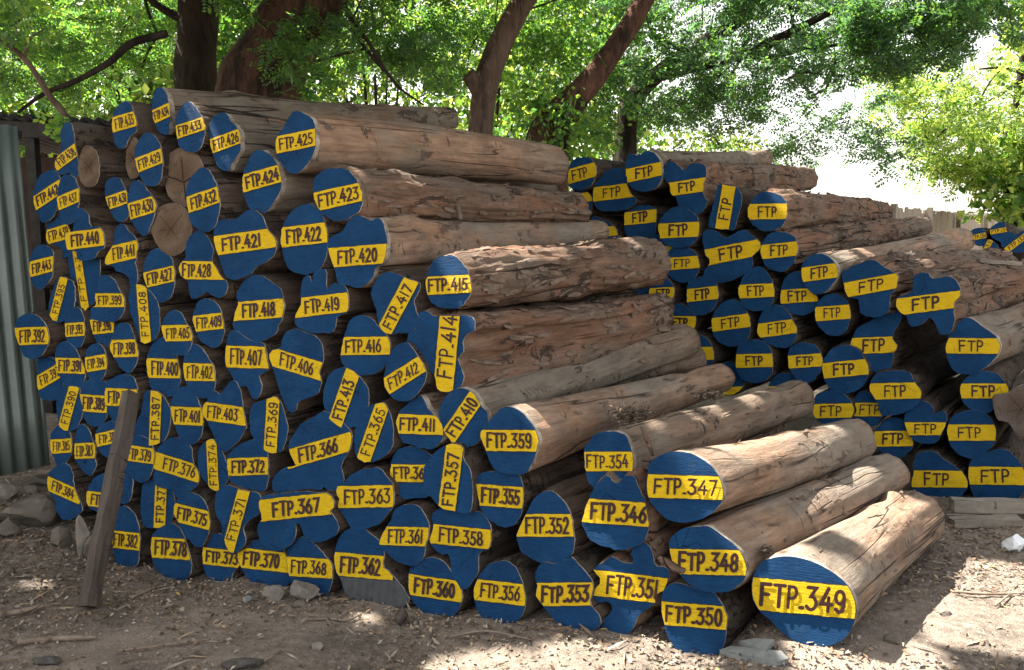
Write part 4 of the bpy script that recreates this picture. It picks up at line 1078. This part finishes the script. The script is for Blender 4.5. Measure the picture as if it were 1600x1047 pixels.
# tree D: reddish limb rising to the right from a creeper covered base
b = gnd(852, 9.6)
D = tree('leafy creeper covered tree with a slanting reddish limb, middle of the picture', 'broadleaf_tree', b, None, None, TG)
tubes('trunk', [([b, at(850, 300, 9.6), at(862, 205, 9.6), at(905, 148, 9.5), at(945, 98, 9.5), at(978, 48, 9.5), at(1012, -10, 9.5), at(1070, -120, 9.4)], [.30, .27, .24, .15, .125, .12, .12, .09], 16)], B_RED, D, .16)
q, ids, C = cloud([((780, 960, 30, 235, 9.7, 10.8), 3), ((830, 1010, -120, 60, 9.9, 11.5), 2), ((835, 905, 150, 245, 9.1, 9.8), 1.1)], 120, 40, .34)
crown('crown', broad(q, .085), G_MID, [.38, .28, .05, .29], D)

# tree E: two dark stems with long level limbs in the centre right
b = gnd(980, 11)
E_ = tree('tall tree with long level limbs over the rear pile', 'broadleaf_tree', b, None, None, TG)
tubes('trunk', [([b, at(980, 320, 11), at(978, 225, 11), at(986, 165, 11), at(1025, 118, 11), at(1090, 74, 10.8), at(1150, 35, 10.6), at(1225, -25, 10.4)], [.17, .16, .15, .135, .115, .10, .085, .05], 12),
                ([at(1020, 121, 11), at(1090, 104, 10.8), at(1165, 84, 10.5), at(1245, 46, 10.3), at(1340, -5, 10.1)], [.075, .07, .065, .055, .035], 10),
                ([at(1165, 84, 10.5), at(1205, 90, 10.4), at(1260, 75, 10.3), at(1330, 70, 10.3)], [.045, .035, .024, .010], 8)], B_DARK, E_, .16)
q, ids, C = cloud([((930, 1090, 60, 215, 9.8, 10.7), 1.0), ((940, 1180, -80, 120, 9.6, 12.5), 3.2), ((1130, 1350, -90, 150, 9.4, 12), 4.2), ((1000, 1180, 110, 190, 10.5, 12), 1.0), ((1060, 1400, 130, 235, 10.5, 12.5), 1.5), ((1200, 1440, 195, 265, 10.5, 12.5), .55), ((1180, 1330, 235, 270, 10.5, 12), .2)], 275, 12, .38)
crown('crown', fronds(q, 8, .27, .062, .028), G_MID[:3] + G_SEA, [.14, .16, .18, .2, .18, .14], E_)
limbs(E_, C, [at(1060, 78, 10.8), at(1190, -10, 10.4), at(1160, 88, 10.5), at(1240, 48, 10.3), at(1330, -20, 10.1), at(1230, 125, 10.3), at(1290, 140, 11.2)], .011, 3)

# tree F: dark crown hanging in at the upper right corner
b = gnd(1760, 9.5)
Ft = tree('dark leaved tree hanging into the upper right corner', 'broadleaf_tree', b, None, None, TG)
tubes('trunk', [([b, at(1750, 200, 9.5), at(1730, -40, 9.5), at(1640, -140, 9.4), at(1520, -170, 9.3)], [.2, .17, .15, .11, .07], 12)], B_DARK, Ft)
q, ids, C = cloud([((1330, 1620, -150, 60, 8.6, 10.5), 3), ((1340, 1500, 20, 105, 9, 10.2), 1.2)], 120, 18, .33)
crown('crown', fronds(q, 8, .26, .060, .028), G_MID[:3] + G_SEA, [.15, .3, .2, .1, .15, .1], Ft)
limbs(Ft, C, [at(1640, -140, 9.4), at(1520, -170, 9.3)], .011, 3)

# tree G: sunlit yellow green tree at the right
b = gnd(1600, 13)
Gt = tree('bright yellow green sunlit tree at the right edge, above the distant pile', 'broadleaf_tree', b, None, None, TG)
tubes('trunk', [([b, at(1592, 330, 13), at(1580, 300, 13), at(1572, 250, 13), at(1590, 150, 13), at(1600, 60, 13)], [.12, .11, .10, .08, .05, .03], 10),
                ([at(1600, 340, 12.9), at(1575, 285, 12.9), at(1560, 240, 12.9)], [.05, .035, .02], 8),
                ([at(1598, 122, 12.8), at(1560, 150, 12.7), at(1525, 168, 12.6)], [.035, .025, .012], 6), ([at(1602, 85, 12.8), at(1580, 70, 12.7), at(1565, 55, 12.7)], [.03, .025, .015], 6), ([at(1602, 116, 12.8), at(1568, 106, 12.7), at(1530, 108, 12.6)], [.03, .022, .012], 6)], B_DARK, Gt)
q, ids, C = cloud([((1375, 1650, 85, 210, 12, 14.5), 4), ((1440, 1650, 190, 290, 12.3, 14), 2.0), ((1400, 1500, 150, 255, 12, 14), .7), ((1470, 1560, 250, 300, 12.2, 13.4), .5)], 150, 10, .45)
Qf = fronds(q, 8, .34, .078, .034)
q2, ids2, C2 = cloud([((1530, 1650, 225, 350, 12.2, 13.4), 3), ((1560, 1650, 10, 60, 11, 12), .5)], 45, 50, .36)
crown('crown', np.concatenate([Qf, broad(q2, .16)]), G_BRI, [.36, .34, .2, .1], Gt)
limbs(Gt, C, [at(1590, 150, 13), at(1525, 168, 12.6), at(1572, 250, 13), at(1480, 200, 13)], .011, 3)

# sunlit thicket behind the trees
SG = 'sunlit shrubs beyond the trees'
def shrub(label, px, z, regions, n_cl, per, rad, size, mats, probs, asp=.62):
    b = gnd(px, z)
    e = empty('shrub', Matrix.Translation(b), label, 'shrub', SG)
    q, ids, C = cloud(regions, n_cl, per, rad)
    crown('foliage', broad(q, size, asp), mats, probs, e)
    tubes('stem', [([b, b.lerp(Vector(C[i]), .5) + Vector((0, 0, .4)), Vector(C[i])], [.05, .035, .012], 6) for i in range(0, min(len(C), 27), 3)], B_DARK, e)
shrub('big leaved yellow green shrub at the far left, above the shed roof', 60, 14, [((-160, 150, -120, 230, 13.4, 14.4), 1)], 100, 44, .5, .17, G_BRI, [.34, .26, .25, .15])
shrub('big leaved sunlit shrub between the shed roof and the dark straight trunk', 220, 14, [((110, 310, -120, 240, 13.4, 14.4), 1)], 85, 44, .5, .19, G_BRI, [.3, .32, .23, .15])
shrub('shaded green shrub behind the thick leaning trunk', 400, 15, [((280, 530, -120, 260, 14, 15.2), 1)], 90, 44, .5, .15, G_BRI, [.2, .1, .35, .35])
shrub('bright fine leaved shrub seen under the branches in the middle of the long top log', 600, 15, [((500, 720, -120, 280, 14.5, 15.6), 1)], 85, 48, .5, .13, G_BRI, [.38, .3, .22, .1], .4)
shrub('bright green shrub around the foot of the pruned grey trunk', 750, 13, [((680, 850, -60, 280, 12.5, 13.4), 1)], 70, 46, .45, .12, G_BRI, [.36, .26, .26, .12])
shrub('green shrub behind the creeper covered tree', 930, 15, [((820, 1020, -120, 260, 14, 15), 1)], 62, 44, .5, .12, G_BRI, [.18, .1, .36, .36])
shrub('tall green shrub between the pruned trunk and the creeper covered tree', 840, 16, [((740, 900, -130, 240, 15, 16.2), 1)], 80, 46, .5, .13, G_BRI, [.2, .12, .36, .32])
shrub('pale sunlit shrub left of the white sky gap behind the rear pile', 1110, 18, [((1030, 1180, 205, 300, 16, 19), 1)], 40, 60, .6, .11, G_BRI, [.5, .35, .15, 0])
# far woodland closing the view
wd = cloud([((-260, 960, -180, 300, 18.5, 20.5), 6), ((930, 1030, -180, 250, 18.5, 20.5), .5)], 560, 46, .75)[0]
wq = broad(wd, .22, .7)
wo = quads_mesh('woodland', wq, G_BRI, rng.choice(4, len(wq), p=[.14, .08, .38, .4]))
tag(wo, 'distant green woodland behind all the trees and shrubs', 'woodland', None, 'stuff')

# slender sapling beside the shed
b = gnd(96, 6.3)
Sp = tree('slender leaning sapling with paired round leaflets in front of the shed roof', 'sapling', b, None, None)
tubes('trunk', [([b, at(118, 320, 6.3), at(110, 200, 6.2), at(76, 148, 6.1), at(42, 96, 6.0), at(2, 62, 5.9), at(-50, 20, 5.8)], [.035, .03, .025, .022, .019, .014, .008], 8),
                ([at(38, 90, 6.0), at(46, 62, 5.9), at(70, 45, 5.9)], [.012, .009, .005], 6)], B_GREY, Sp, .1)
cs = np.array([tuple(at(x + random.uniform(-14, 14), y + random.uniform(-14, 14), z)) for x, y, z in [(18, 30, 5.8), (10, 55, 5.8), (28, 62, 5.9), (0, 40, 5.8), (84, 205, 6.0), (96, 190, 6.05), (72, 50, 5.9), (60, 30, 5.9), (130, 20, 6), (150, 40, 6.1)]])
crown('crown', fronds(np.repeat(cs, 2, 0) + rng.normal(0, .03, (len(cs) * 2, 3)), 7, .24, .062, .042), G_MID, [.4, .1, .1, .4], Sp)
# ------------------------------------------------------------------ shed, fence, small things
def box_between(name, p0, p1, wdt, thk, mat, label, cat, upv=Vector((0, 0, 1)), group=None, wob=0.011, n=8):
    """a sawn timber from p0 to p1 with slightly uneven edges"""
    d = (p1 - p0); L = d.length; d.normalize()
    s = d.cross(upv).normalized(); u = s.cross(d)
    V, F = [], []
    prof = [(-.5, -.5), (-.2, -.5), (.2, -.5), (.5, -.5), (.5, .5), (.2, .5), (-.2, .5), (-.5, .5)]
    for i in range(n + 1):
        for k, (a, c) in enumerate(prof):
            b = 1 - (.05 if abs(a) == .5 else 0)
            q = p0 + d * (L * i / n) + s * a * wdt * b + u * c * thk * b
            q += Vector((noise.noise(q * 7 + Vector((k, 0, 0))), noise.noise(q * 7 + Vector((0, k, 5))), noise.noise(q * 7 + Vector((9, 0, k))))) * wob
            V.append(q)
    m_ = len(prof)
    for i in range(n):
        for k in range(m_):
            F.append((i * m_ + k, i * m_ + (k + 1) % m_, (i + 1) * m_ + (k + 1) % m_, (i + 1) * m_ + k))
    F.append(tuple(range(m_))[::-1]); F.append(tuple(n * m_ + k for k in range(m_)))
    # local frame along the timber so its grain follows it
    Mx = Matrix(((s.x, d.x, u.x, p0.x), (s.y, d.y, u.y, p0.y), (s.z, d.z, u.z, p0.z), (0, 0, 0, 1)))
    Mi = Mx.inverted()
    o = mesh(name, [Mi @ v for v in V], F, mat)
    o.matrix_world = Mx
    return tag(o, label, cat, group)

def corrugated(name, O, du, dv, W_, H_, period, amp, mat, parent=None, thick=0.004, nv=6):
    nrm = du.cross(dv).normalized()
    nu = max(8, int(W_ / period * 8))
    V, F = [], []
    for side in (0, 1):
        for j in range(nv + 1):
            for i in range(nu + 1):
                a = W_ * i / nu
                V.append(O + du * a + dv * (H_ * j / nv) + nrm * (amp * math.sin(2 * math.pi * a / period) + side * thick + .004 * noise.noise(Vector((a * 3, j, 2)))))
    n1 = (nu + 1) * (nv + 1)
    idx = lambda s, j, i: s * n1 + j * (nu + 1) + i
    for j in range(nv):
        for i in range(nu):
            F.append((idx(0, j, i), idx(0, j + 1, i), idx(0, j + 1, i + 1), idx(0, j, i + 1)))
            F.append((idx(1, j, i), idx(1, j, i + 1), idx(1, j + 1, i + 1), idx(1, j + 1, i)))
    for i in range(nu):
        F.append((idx(0, 0, i), idx(0, 0, i + 1), idx(1, 0, i + 1), idx(1, 0, i)))
        F.append((idx(0, nv, i), idx(1, nv, i), idx(1, nv, i + 1), idx(0, nv, i + 1)))
    for j in range(nv):
        for i in (0, nu):
            F.append((idx(0, j, i), idx(1, j, i), idx(1, j + 1, i), idx(0, j + 1, i)))
    inv = parent.matrix_world.inverted() if parent else Matrix()
    return mesh(name, [inv @ v for v in V], F, mat, parent, None, True)

M['sheet'] = simple('grey_green_sheet', (0.115, 0.15, 0.14), (0.19, 0.225, 0.21), 6, 0.42, 0.15, 0.5, (1, 1, .3), (0.12, 0.15, 0.135), 0.2)
M['roof'] = simple('dark_roof_sheet', (0.02, 0.02, 0.022), (0.04, 0.04, 0.042), 8, 0.7, 0.2)
M['shedwall'] = simple('dark_plank_wall', (0.02, 0.012, 0.010), (0.045, 0.027, 0.022), 10, 0.9, 0.4, sc=(1, 1, .2))
M['beam'] = simple('dark_beam', (0.015, 0.014, 0.014), (0.035, 0.032, 0.03), 12, 0.85, 0.3)
M['post'] = wood_mat('grey_post', (0.055, 0.042, 0.035), (0.12, 0.097, 0.082), (0.095, 0.082, 0.074), (0.06, 0.05, 0.045), 0.6, 0.3, (0.42, 0.62), 0.7)
M['board'] = wood_mat('pale_board', (0.19, 0.165, 0.135), (0.32, 0.28, 0.235), (0.25, 0.225, 0.195), (0.11, 0.09, 0.075), 0.5, 0.2, (0.42, 0.62), 0.7)
M['stone'] = simple('stone', (0.075, 0.064, 0.053), (0.16, 0.138, 0.115), 14, 0.9, 0.8, dark=(0.05, 0.044, 0.039))
M['pale_stone'] = simple('pale_stone', (0.13, 0.115, 0.10), (0.225, 0.20, 0.172), 14, 0.9, 0.7, dark=(0.10, 0.09, 0.082))
M['bag'] = simple('white_plastic', (0.62, 0.66, 0.70), (0.78, 0.80, 0.82), 10, 0.35, 0.1, 0.5)
M['fence'] = simple('weathered_fence', (0.24, 0.20, 0.165), (0.34, 0.295, 0.245), 8, 0.9, 0.3, sc=(1, 1, .15), dark=(0.17, 0.14, 0.12))
M['slab'] = simple('pale_slab', (0.13, 0.14, 0.14), (0.22, 0.23, 0.225), 20, 0.8, 0.4, dark=(0.13, 0.13, 0.125))
M['stick'] = wood_mat('dry_stick', (0.16, 0.12, 0.09), (0.32, 0.25, 0.19), (0.25, 0.2, 0.16), (0.08, 0.06, 0.05), 0.5, 0.3)
M['black_bark'] = simple('dark_bark_piece', (0.04, 0.037, 0.034), (0.10, 0.09, 0.08), 24, 0.95, 1.0, dark=(0.025, 0.022, 0.02))

# corrugated sheet screen at the left edge
BR = at(80, 746, 5.42); BR.z = float(ground_z(BR.x, BR.y)) + 0.03
TR = at(27, 197, 5.5)
dv = (TR - BR); Hs = dv.length; dv.normalize()
du = Vector((-0.55, -0.80, 0.0)).normalized()
sc_e = empty('metal_screen', Matrix.Translation(BR), 'grey green corrugated metal sheet standing upright at the left edge beside the front pile', 'metal fence')
corrugated('metal_sheet', BR, du, dv, 1.6, Hs, 0.088, 0.015, M['sheet'], sc_e)
box = box_between('rail', TR + du * -0.02 + Vector((-.04, .06, -.05)), TR + du * 1.6 + Vector((-.04, .06, -.05)), .05, .05, M['beam'], None, None); box.parent = sc_e
box.matrix_parent_inverse = sc_e.matrix_world.inverted()

# dark shed behind the left end of the front pile
O = at(-140, 172, 6.9); P2 = at(205, 192, 6.7)
so_ = empty('shed', Matrix.Translation(Vector((O.x, O.y, 0.05))), 'dark shed with a corrugated roof behind the left end of the front pile', 'shed')
ud = (P2 - O); Wd = ud.length; ud.normalize()
vd = Vector((-ud.y, ud.x, 0)).normalized() * 1.0 + Vector((0, 0, -0.12)); vd.normalize()
corrugated('roof', O, ud, vd, Wd, 1.6, 0.125, 0.026, M['roof'], so_, 0.006, 3)
inv = so_.matrix_world.inverted()
def boxmesh(name, o, a, b, c, mat, parent):
    V = [o, o + a, o + a + b, o + b, o + c, o + a + c, o + a + b + c, o + b + c]
    F = [(0, 3, 2, 1), (4, 5, 6, 7), (0, 1, 5, 4), (1, 2, 6, 5), (2, 3, 7, 6), (3, 0, 4, 7)]
    iv = parent.matrix_world.inverted() if parent else Matrix()
    return mesh(name, [iv @ v for v in V], F, mat, parent)
bk = Vector((-ud.y, ud.x, 0)).normalized()
boxmesh('eave_beam', O + bk * .06 + Vector((0, 0, -.155)), ud * Wd, bk * .08, Vector((0, 0, .12)), M['beam'], so_)
w0 = O + bk * .5; w1 = P2 + bk * .5
boxmesh('wall', Vector((w0.x, w0.y, 0.0)), Vector((ud.x, ud.y, 0)) * Wd, bk * .05, Vector((0, 0, w1.z - .22)), M['shedwall'], so_)
for f_ in (0.05, .5, .95):
    p = O + ud * (Wd * f_) + bk * .1
    boxmesh('post', Vector((p.x - .04, p.y, 0)), Vector((.08, 0, 0)), Vector((0, .08, 0)), Vector((0, 0, p.z - .16)), M['beam'], so_)

# weathered fence running away behind the rear pile
f0 = at(1375, 321, 10.4); dirf = Vector((AX.x, AX.y, 0)).normalized()
fe = empty('fence', Matrix.Translation(Vector((f0.x, f0.y, 0))), 'weathered grey board fence with a ragged top behind the rear pile', 'fence')
V, F = [], []
x = -1.2; i = 0
rf = random.Random(3)
sidef = Vector((-dirf.y, dirf.x, 0))
while x < 30:
    wd_ = .13 * (1 if x < 8 else 2.2); top = f0.z + rf.uniform(-.012, .012) - (.06 if rf.random() < .06 else 0)
    o = Vector((f0.x, f0.y, 0)) + dirf * x + sidef * rf.uniform(-.006, .006)
    a, b, c = dirf * (wd_ - .004), sidef * .02, Vector((0, 0, top))
    k = len(V)
    V += [o, o + a, o + a + b, o + b, o + c, o + a + c + Vector((0, 0, rf.uniform(-.012, .012))), o + a + b + c, o + b + c]
    F += [tuple(k + j for j in f) for f in [(0, 3, 2, 1), (4, 5, 6, 7), (0, 1, 5, 4), (1, 2, 6, 5), (2, 3, 7, 6), (3, 0, 4, 7)]]
    x += wd_
ivf = fe.matrix_world.inverted()
mesh('boards', [ivf @ v for v in V], F, M['fence'], fe)
for xx in (0.4, 2.6, 5.0, 8, 12):
    o = Vector((f0.x, f0.y, 0)) + dirf * xx - sidef * .1
    boxmesh('post', o, dirf * .09, sidef * .07, Vector((0, 0, f0.z + .03)), M['fence'], fe)

# rails and sleepers
pb = at(137, 917, 3.72); pb.z = float(ground_z(pb.x, pb.y)) + .01
pt = at(205, 613, 4.12)
box_between('timber_post', pb, pt, .072, .06, M['post'], 'grey squared timber post leaning on the left part of the front pile', 'post', Vector((-.55, .6, .4)))
p0 = at(1486, 782, 4.72); p1 = at(1690, 806, 4.72)
box_between('timber_board', Vector((p0.x, p0.y, float(ground_z(p0.x, p0.y)) + .085)), Vector((p1.x, p1.y - .1, float(ground_z(p1.x, p1.y)) + .085)), .09, .066, M['board'], 'upper of two pale squared boards lying before the rear pile', 'board', group='boards before the rear pile')
p0 = at(1486, 800, 4.6); p1 = at(1592, 806, 4.6)
box_between('timber_board', Vector((p0.x, p0.y, float(ground_z(p0.x, p0.y)) + .025)), Vector((p1.x, p1.y, float(ground_z(p1.x, p1.y)) + .025)), .11, .045, M['board'], 'lower shorter board on the soil under the other, before the rear pile', 'board', group='boards before the rear pile')
pa = at(1528, 407, 6.05); pb_ = at(1680, 420, 6.0)
box_between('timber_board', pa, pb_, .07, .03, M['board'], 'sunlit pale plank lying on top of the rear pile at the right', 'board')

def rock(name, px, py, wpx, hpx, mat, label, cat='stone', z=None, seed=0, flat=1.0, sub=3, sharp=.35, bury=.38, group=None, yaw=0.0):
    d = ray(px, py + hpx / 2)
    if z is None:
        p = CAM + d * (1.6 / -d.z)
        for _ in range(4):
            gz = float(ground_z(p.x, p.y)); p = CAM + d * ((1.6 - gz) / -d.z)
        zc = (p - CAM).dot(FWD)
    else:
        zc = z; p = CAM + d * z
    rx, rz = wpx / FPX * zc / 2, hpx / FPX * zc / 2 * 1.12
    ry = rx * .8 * flat
    bm = bmesh.new()
    bmesh.ops.create_icosphere(bm, subdivisions=sub, radius=1)
    rr = random.Random(seed)
    pl_ = [(Vector((rr.gauss(0, 1), rr.gauss(0, 1), rr.gauss(0, .8))).normalized(), rr.uniform(.5, .85)) for _ in range(12)]
    for v in bm.verts:
        c = v.co.copy()
        for n_, dd in pl_:
            e = c.dot(n_) - dd
            if e > 0: c -= n_ * e
        c *= 1 + .10 * noise.fractal(c * 2.5 + Vector((seed, 0, 0)), 1, 2, 4)
        v.co = Vector((c.x * rx, c.y * ry, c.z * rz)) * 1.12
    me = bpy.data.meshes.new(name); bm.to_mesh(me); bm.free()
    me.materials.append(mat)
    o = link(bpy.data.objects.new(name, me))
    o.location = (p.x, p.y + ry * .5, p.z + rz * (1 - bury))
    o.rotation_euler = (0, 0, yaw)
    return tag(o, label, cat, group)
rock('stone', 429, 926, 38, 26, M['pale_stone'], 'rounded grey stone on the soil in front of log 370', seed=3)
rock('stone', 473, 923, 48, 34, M['pale_stone'], 'angular grey stone block on the soil in front of log 368', seed=8, sharp=.6)
rock('stone', 470, 946, 34, 10, M['stone'], 'flat half buried stone before the angular block', seed=12)
rock('stone', 388, 937, 22, 9, M['slab'], 'small pale flat stone left of the rounded one', seed=5)
rock('stone', 37, 796, 92, 52, M['stone'], 'largest grey rock at the foot of the metal sheet', seed=21)
rock('stone', 46, 765, 26, 16, M['pale_stone'], 'small pinkish rock on the rubble under the metal sheet', seed=23)
rock('stone', 8, 822, 40, 34, M['stone'], 'dark rock cut by the left picture edge', seed=25)
rock('stone', 4, 768, 34, 28, M['pale_stone'], 'pale rock at the left edge under the metal sheet', seed=29)
rock('stone', 62, 752, 40, 20, M['stone'], 'dark low rock tucked under the metal sheet', seed=31)
rock('stone', 92, 838, 34, 30, M['stone'], 'dark clod below log 384', seed=33)
rock('stone', 127, 832, 27, 58, M['pale_stone'], 'tall pale stone wedged under the left end of the front pile', seed=35, flat=.7)
rock('stone', 140, 850, 40, 40, M['stone'], 'dark stone behind the foot of the leaning timber post', seed=37)
rock('plastic_bag', 1588, 850, 34, 30, M['bag'], 'crumpled white plastic bag on the soil at the right edge', 'plastic bag', seed=41, sub=4)
rock('bark_piece', 378, 1036, 64, 18, M['black_bark'], 'black bark lump at the bottom edge left of the middle', 'bark piece', seed=51, flat=.6)
rock('bark_piece', 70, 1034, 54, 10, M['black_bark'], 'flat dark bark piece at the bottom left', 'bark piece', seed=53, flat=.5)
rock('stone', 494, 1011, 22, 14, M['pale_stone'], 'small pale triangular stone on the open soil', seed=55)
rock('stone', 1400, 1000, 30, 14, M['stone'], 'small brown stone on the sunlit soil at the lower right', seed=57)
rock('stone', 1480, 960, 22, 9, M['stone'], 'little flat stone in the sunlit patch', seed=59)
rock('bark_piece', 625, 962, 24, 26, M['post'], 'short dark wood slat lying before log 362', 'bark piece', seed=61, flat=1.6)

def stick(pts, r, label, mat='stick', name='stick', lift=.012):
    P = []
    for px, py in pts:
        d = ray(px, py); p = CAM + d * (1.6 / -d.z)
        for _ in range(4):
            gz = float(ground_z(p.x, p.y)); p = CAM + d * ((1.6 - gz) / -d.z)
        p.z += lift; P.append(p)
    V, F = tube_data(P, [r] * (len(P) - 1) + [r * .5], 6, 4, .3)
    b = P[0].copy()
    o = mesh(name, [v - b for v in V], F, M[mat], None, None, True); o.location = b
    return tag(o, label, 'stick')
stick([(28, 1008), (75, 1003), (120, 1001), (152, 1000)], .011, 'split pale stick on the soil at the lower left')
stick([(185, 1022), (260, 1012), (330, 1003)], .006, 'long thin dry stem at the lower left')
stick([(205, 938), (235, 925), (262, 918)], .008, 'dark twig before log 378')
stick([(480, 972), (520, 971), (545, 973), (566, 961)], .006, 'bent dark twig before log 362')
stick([(1490, 928), (1540, 932), (1600, 931)], .007, 'dark thin stick across the sunlit patch')
stick([(1555, 950), (1578, 932)], .007, 'short pale stick in the sunlit patch')
stick([(0, 965), (40, 958), (70, 950)], .014, 'pale bark strip at the left edge of the soil')
stick([(412, 1038), (436, 1024)], .005, 'short thin twig beside the black bark lump')
stick([(700, 1000), (760, 990), (830, 1004)], .005, 'thin curved twig before log 356')

def plate(corners, thk, label, tilt):
    P = []
    for (px, py), dz in zip(corners, tilt):
        d = ray(px, py); p = CAM + d * (1.6 / -d.z)
        for _ in range(4): p = CAM + d * ((1.6 - float(ground_z(p.x, p.y))) / -d.z)
        p.z += .018 + dz; P.append(p)
    n = len(P); b = P[0].copy()
    V = [p - b for p in P] + [p - b - Vector((0, 0, thk)) for p in P]
    F = [tuple(range(n))[::-1], tuple(range(n, 2 * n))] + [(i, (i + 1) % n, n + (i + 1) % n, n + i) for i in range(n)]
    o = mesh('slab_fragment', V, F, M['slab']); o.location = b
    bm = bmesh.new(); bm.from_mesh(o.data); bmesh.ops.recalc_face_normals(bm, faces=bm.faces); bm.to_mesh(o.data); bm.free()
    return tag(o, label, 'slab fragment')
plate([(1124, 1022), (1142, 1018), (1220, 1028), (1232, 1036), (1212, 1041), (1160, 1033)], .02, 'longer pale grey slab fragment lying before log 350', [0, .006, .01, 0, 0, 0])
plate([(1154, 1008), (1180, 1008), (1210, 1014), (1197, 1024), (1172, 1016)], .02, 'shorter pale slab fragment under the overhang of log 349', [0, .01, .02, .005, 0])

# torn bark strips hanging and lying on the logs
def strip(pts, w_, label, name='bark_strip', mat='b'):
    P = [at(*p) for p in pts]
    C_ = []
    n = len(P)
    for i in range(n - 1):
        p0, p1, p2, p3 = P[max(0, i - 1)], P[i], P[i + 1], P[min(n - 1, i + 2)]
        for k in range(5):
            t = k / 5
            C_.append(0.5 * ((2 * p1) + (p2 - p0) * t + (2 * p0 - 5 * p1 + 4 * p2 - p3) * t * t + (3 * p1 - p0 - 3 * p2 + p3) * t ** 3))
    C_.append(P[-1])
    V, F = [], []
    for i, c in enumerate(C_):
        d = (C_[min(i + 1, len(C_) - 1)] - C_[max(0, i - 1)]).normalized()
        s = d.cross(Vector((.2, -.6, .5))).normalized(); u = s.cross(d)
        ww = w_ * (.55 + .45 * math.sin(math.pi * (i + 1) / (len(C_) + 1))) * (1 + .3 * noise.noise(c * 30))
        V += [c - s * ww, c + u * ww * .35, c + s * ww, c - u * .004]
    for i in range(len(C_) - 1):
        for k in range(4):
            F.append((i * 4 + k, i * 4 + (k + 1) % 4, i * 4 + 4 + (k + 1) % 4, i * 4 + 4 + k))
    F += [(3, 2, 1, 0), tuple(len(V) - 4 + k for k in range(4))]
    b = P[0].copy()
    o = mesh(name, [v - b for v in V], F, M[mat], None, None, True); o.location = b
    return tag(o, label, 'bark strip')
strip([(1003, 668, 3.62), (1012, 690, 3.5), (1020, 712, 3.45)], .012, 'narrow bark strip hanging over log 354')
strip([(712, 300, 4.72), (716, 322, 4.62), (720, 343, 4.55)], .018, 'pale bark strip hanging down from log 423 onto log 420', mat='g')
strip([(1030, 870, 3.25), (1052, 886, 3.2), (1070, 893, 3.16)], .02, 'torn bark flake between logs 351 and 348')
strip([(455, 195, 4.5), (435, 188, 4.52), (412, 186, 4.56)], .012, 'splintered bark strip behind the upper left edge of log 425')
# clump of shredded bark between two logs
def clump(px, py, z, rad, n, label, squash=.35):
    c = at(px, py, z)
    d = norm(rng.normal(0, 1, (n, 3)) + np.array([.5, .4, 0]))
    o = np.array(c) + rng.normal(0, 1, (n, 3)) * np.array([rad, rad * .8, rad * squash])
    e = norm(np.cross(d, rng.normal(0, 1, (n, 3))))
    d[:, 2] *= .35; d = norm(d); e = norm(np.cross(d, rng.normal(0, 1, (n, 3)))); s = rng.uniform(.012, .05, n)[:, None]; w_ = rng.uniform(.0015, .006, n)[:, None]
    Q = np.stack([o, o + d * s * .5 - e * w_, o + d * s, o + d * s * .5 + e * w_], 1)
    ob = quads_mesh('bark_shreds', Q - np.array(c), [LM[1], LM[4], LM[2]], rng.choice(3, n, p=[.4, .45, .15]))
    ob.location = c
    ob['kind'] = 'stuff'
    return tag(ob, label, 'bark shreds')
clump(985, 647, 3.98, .04, 1100, 'clump of shredded bark lodged above log 354')
clump(1105, 617, 4.45, .028, 350, 'small clump of shredded bark on the far end of log 359')
clump(900, 620, 4.25, .02, 120, 'bark litter in the groove between logs 410 and 359')
clump(1190, 860, 3.35, .02, 110, 'dry litter in the groove between logs 348 and 349', .3)
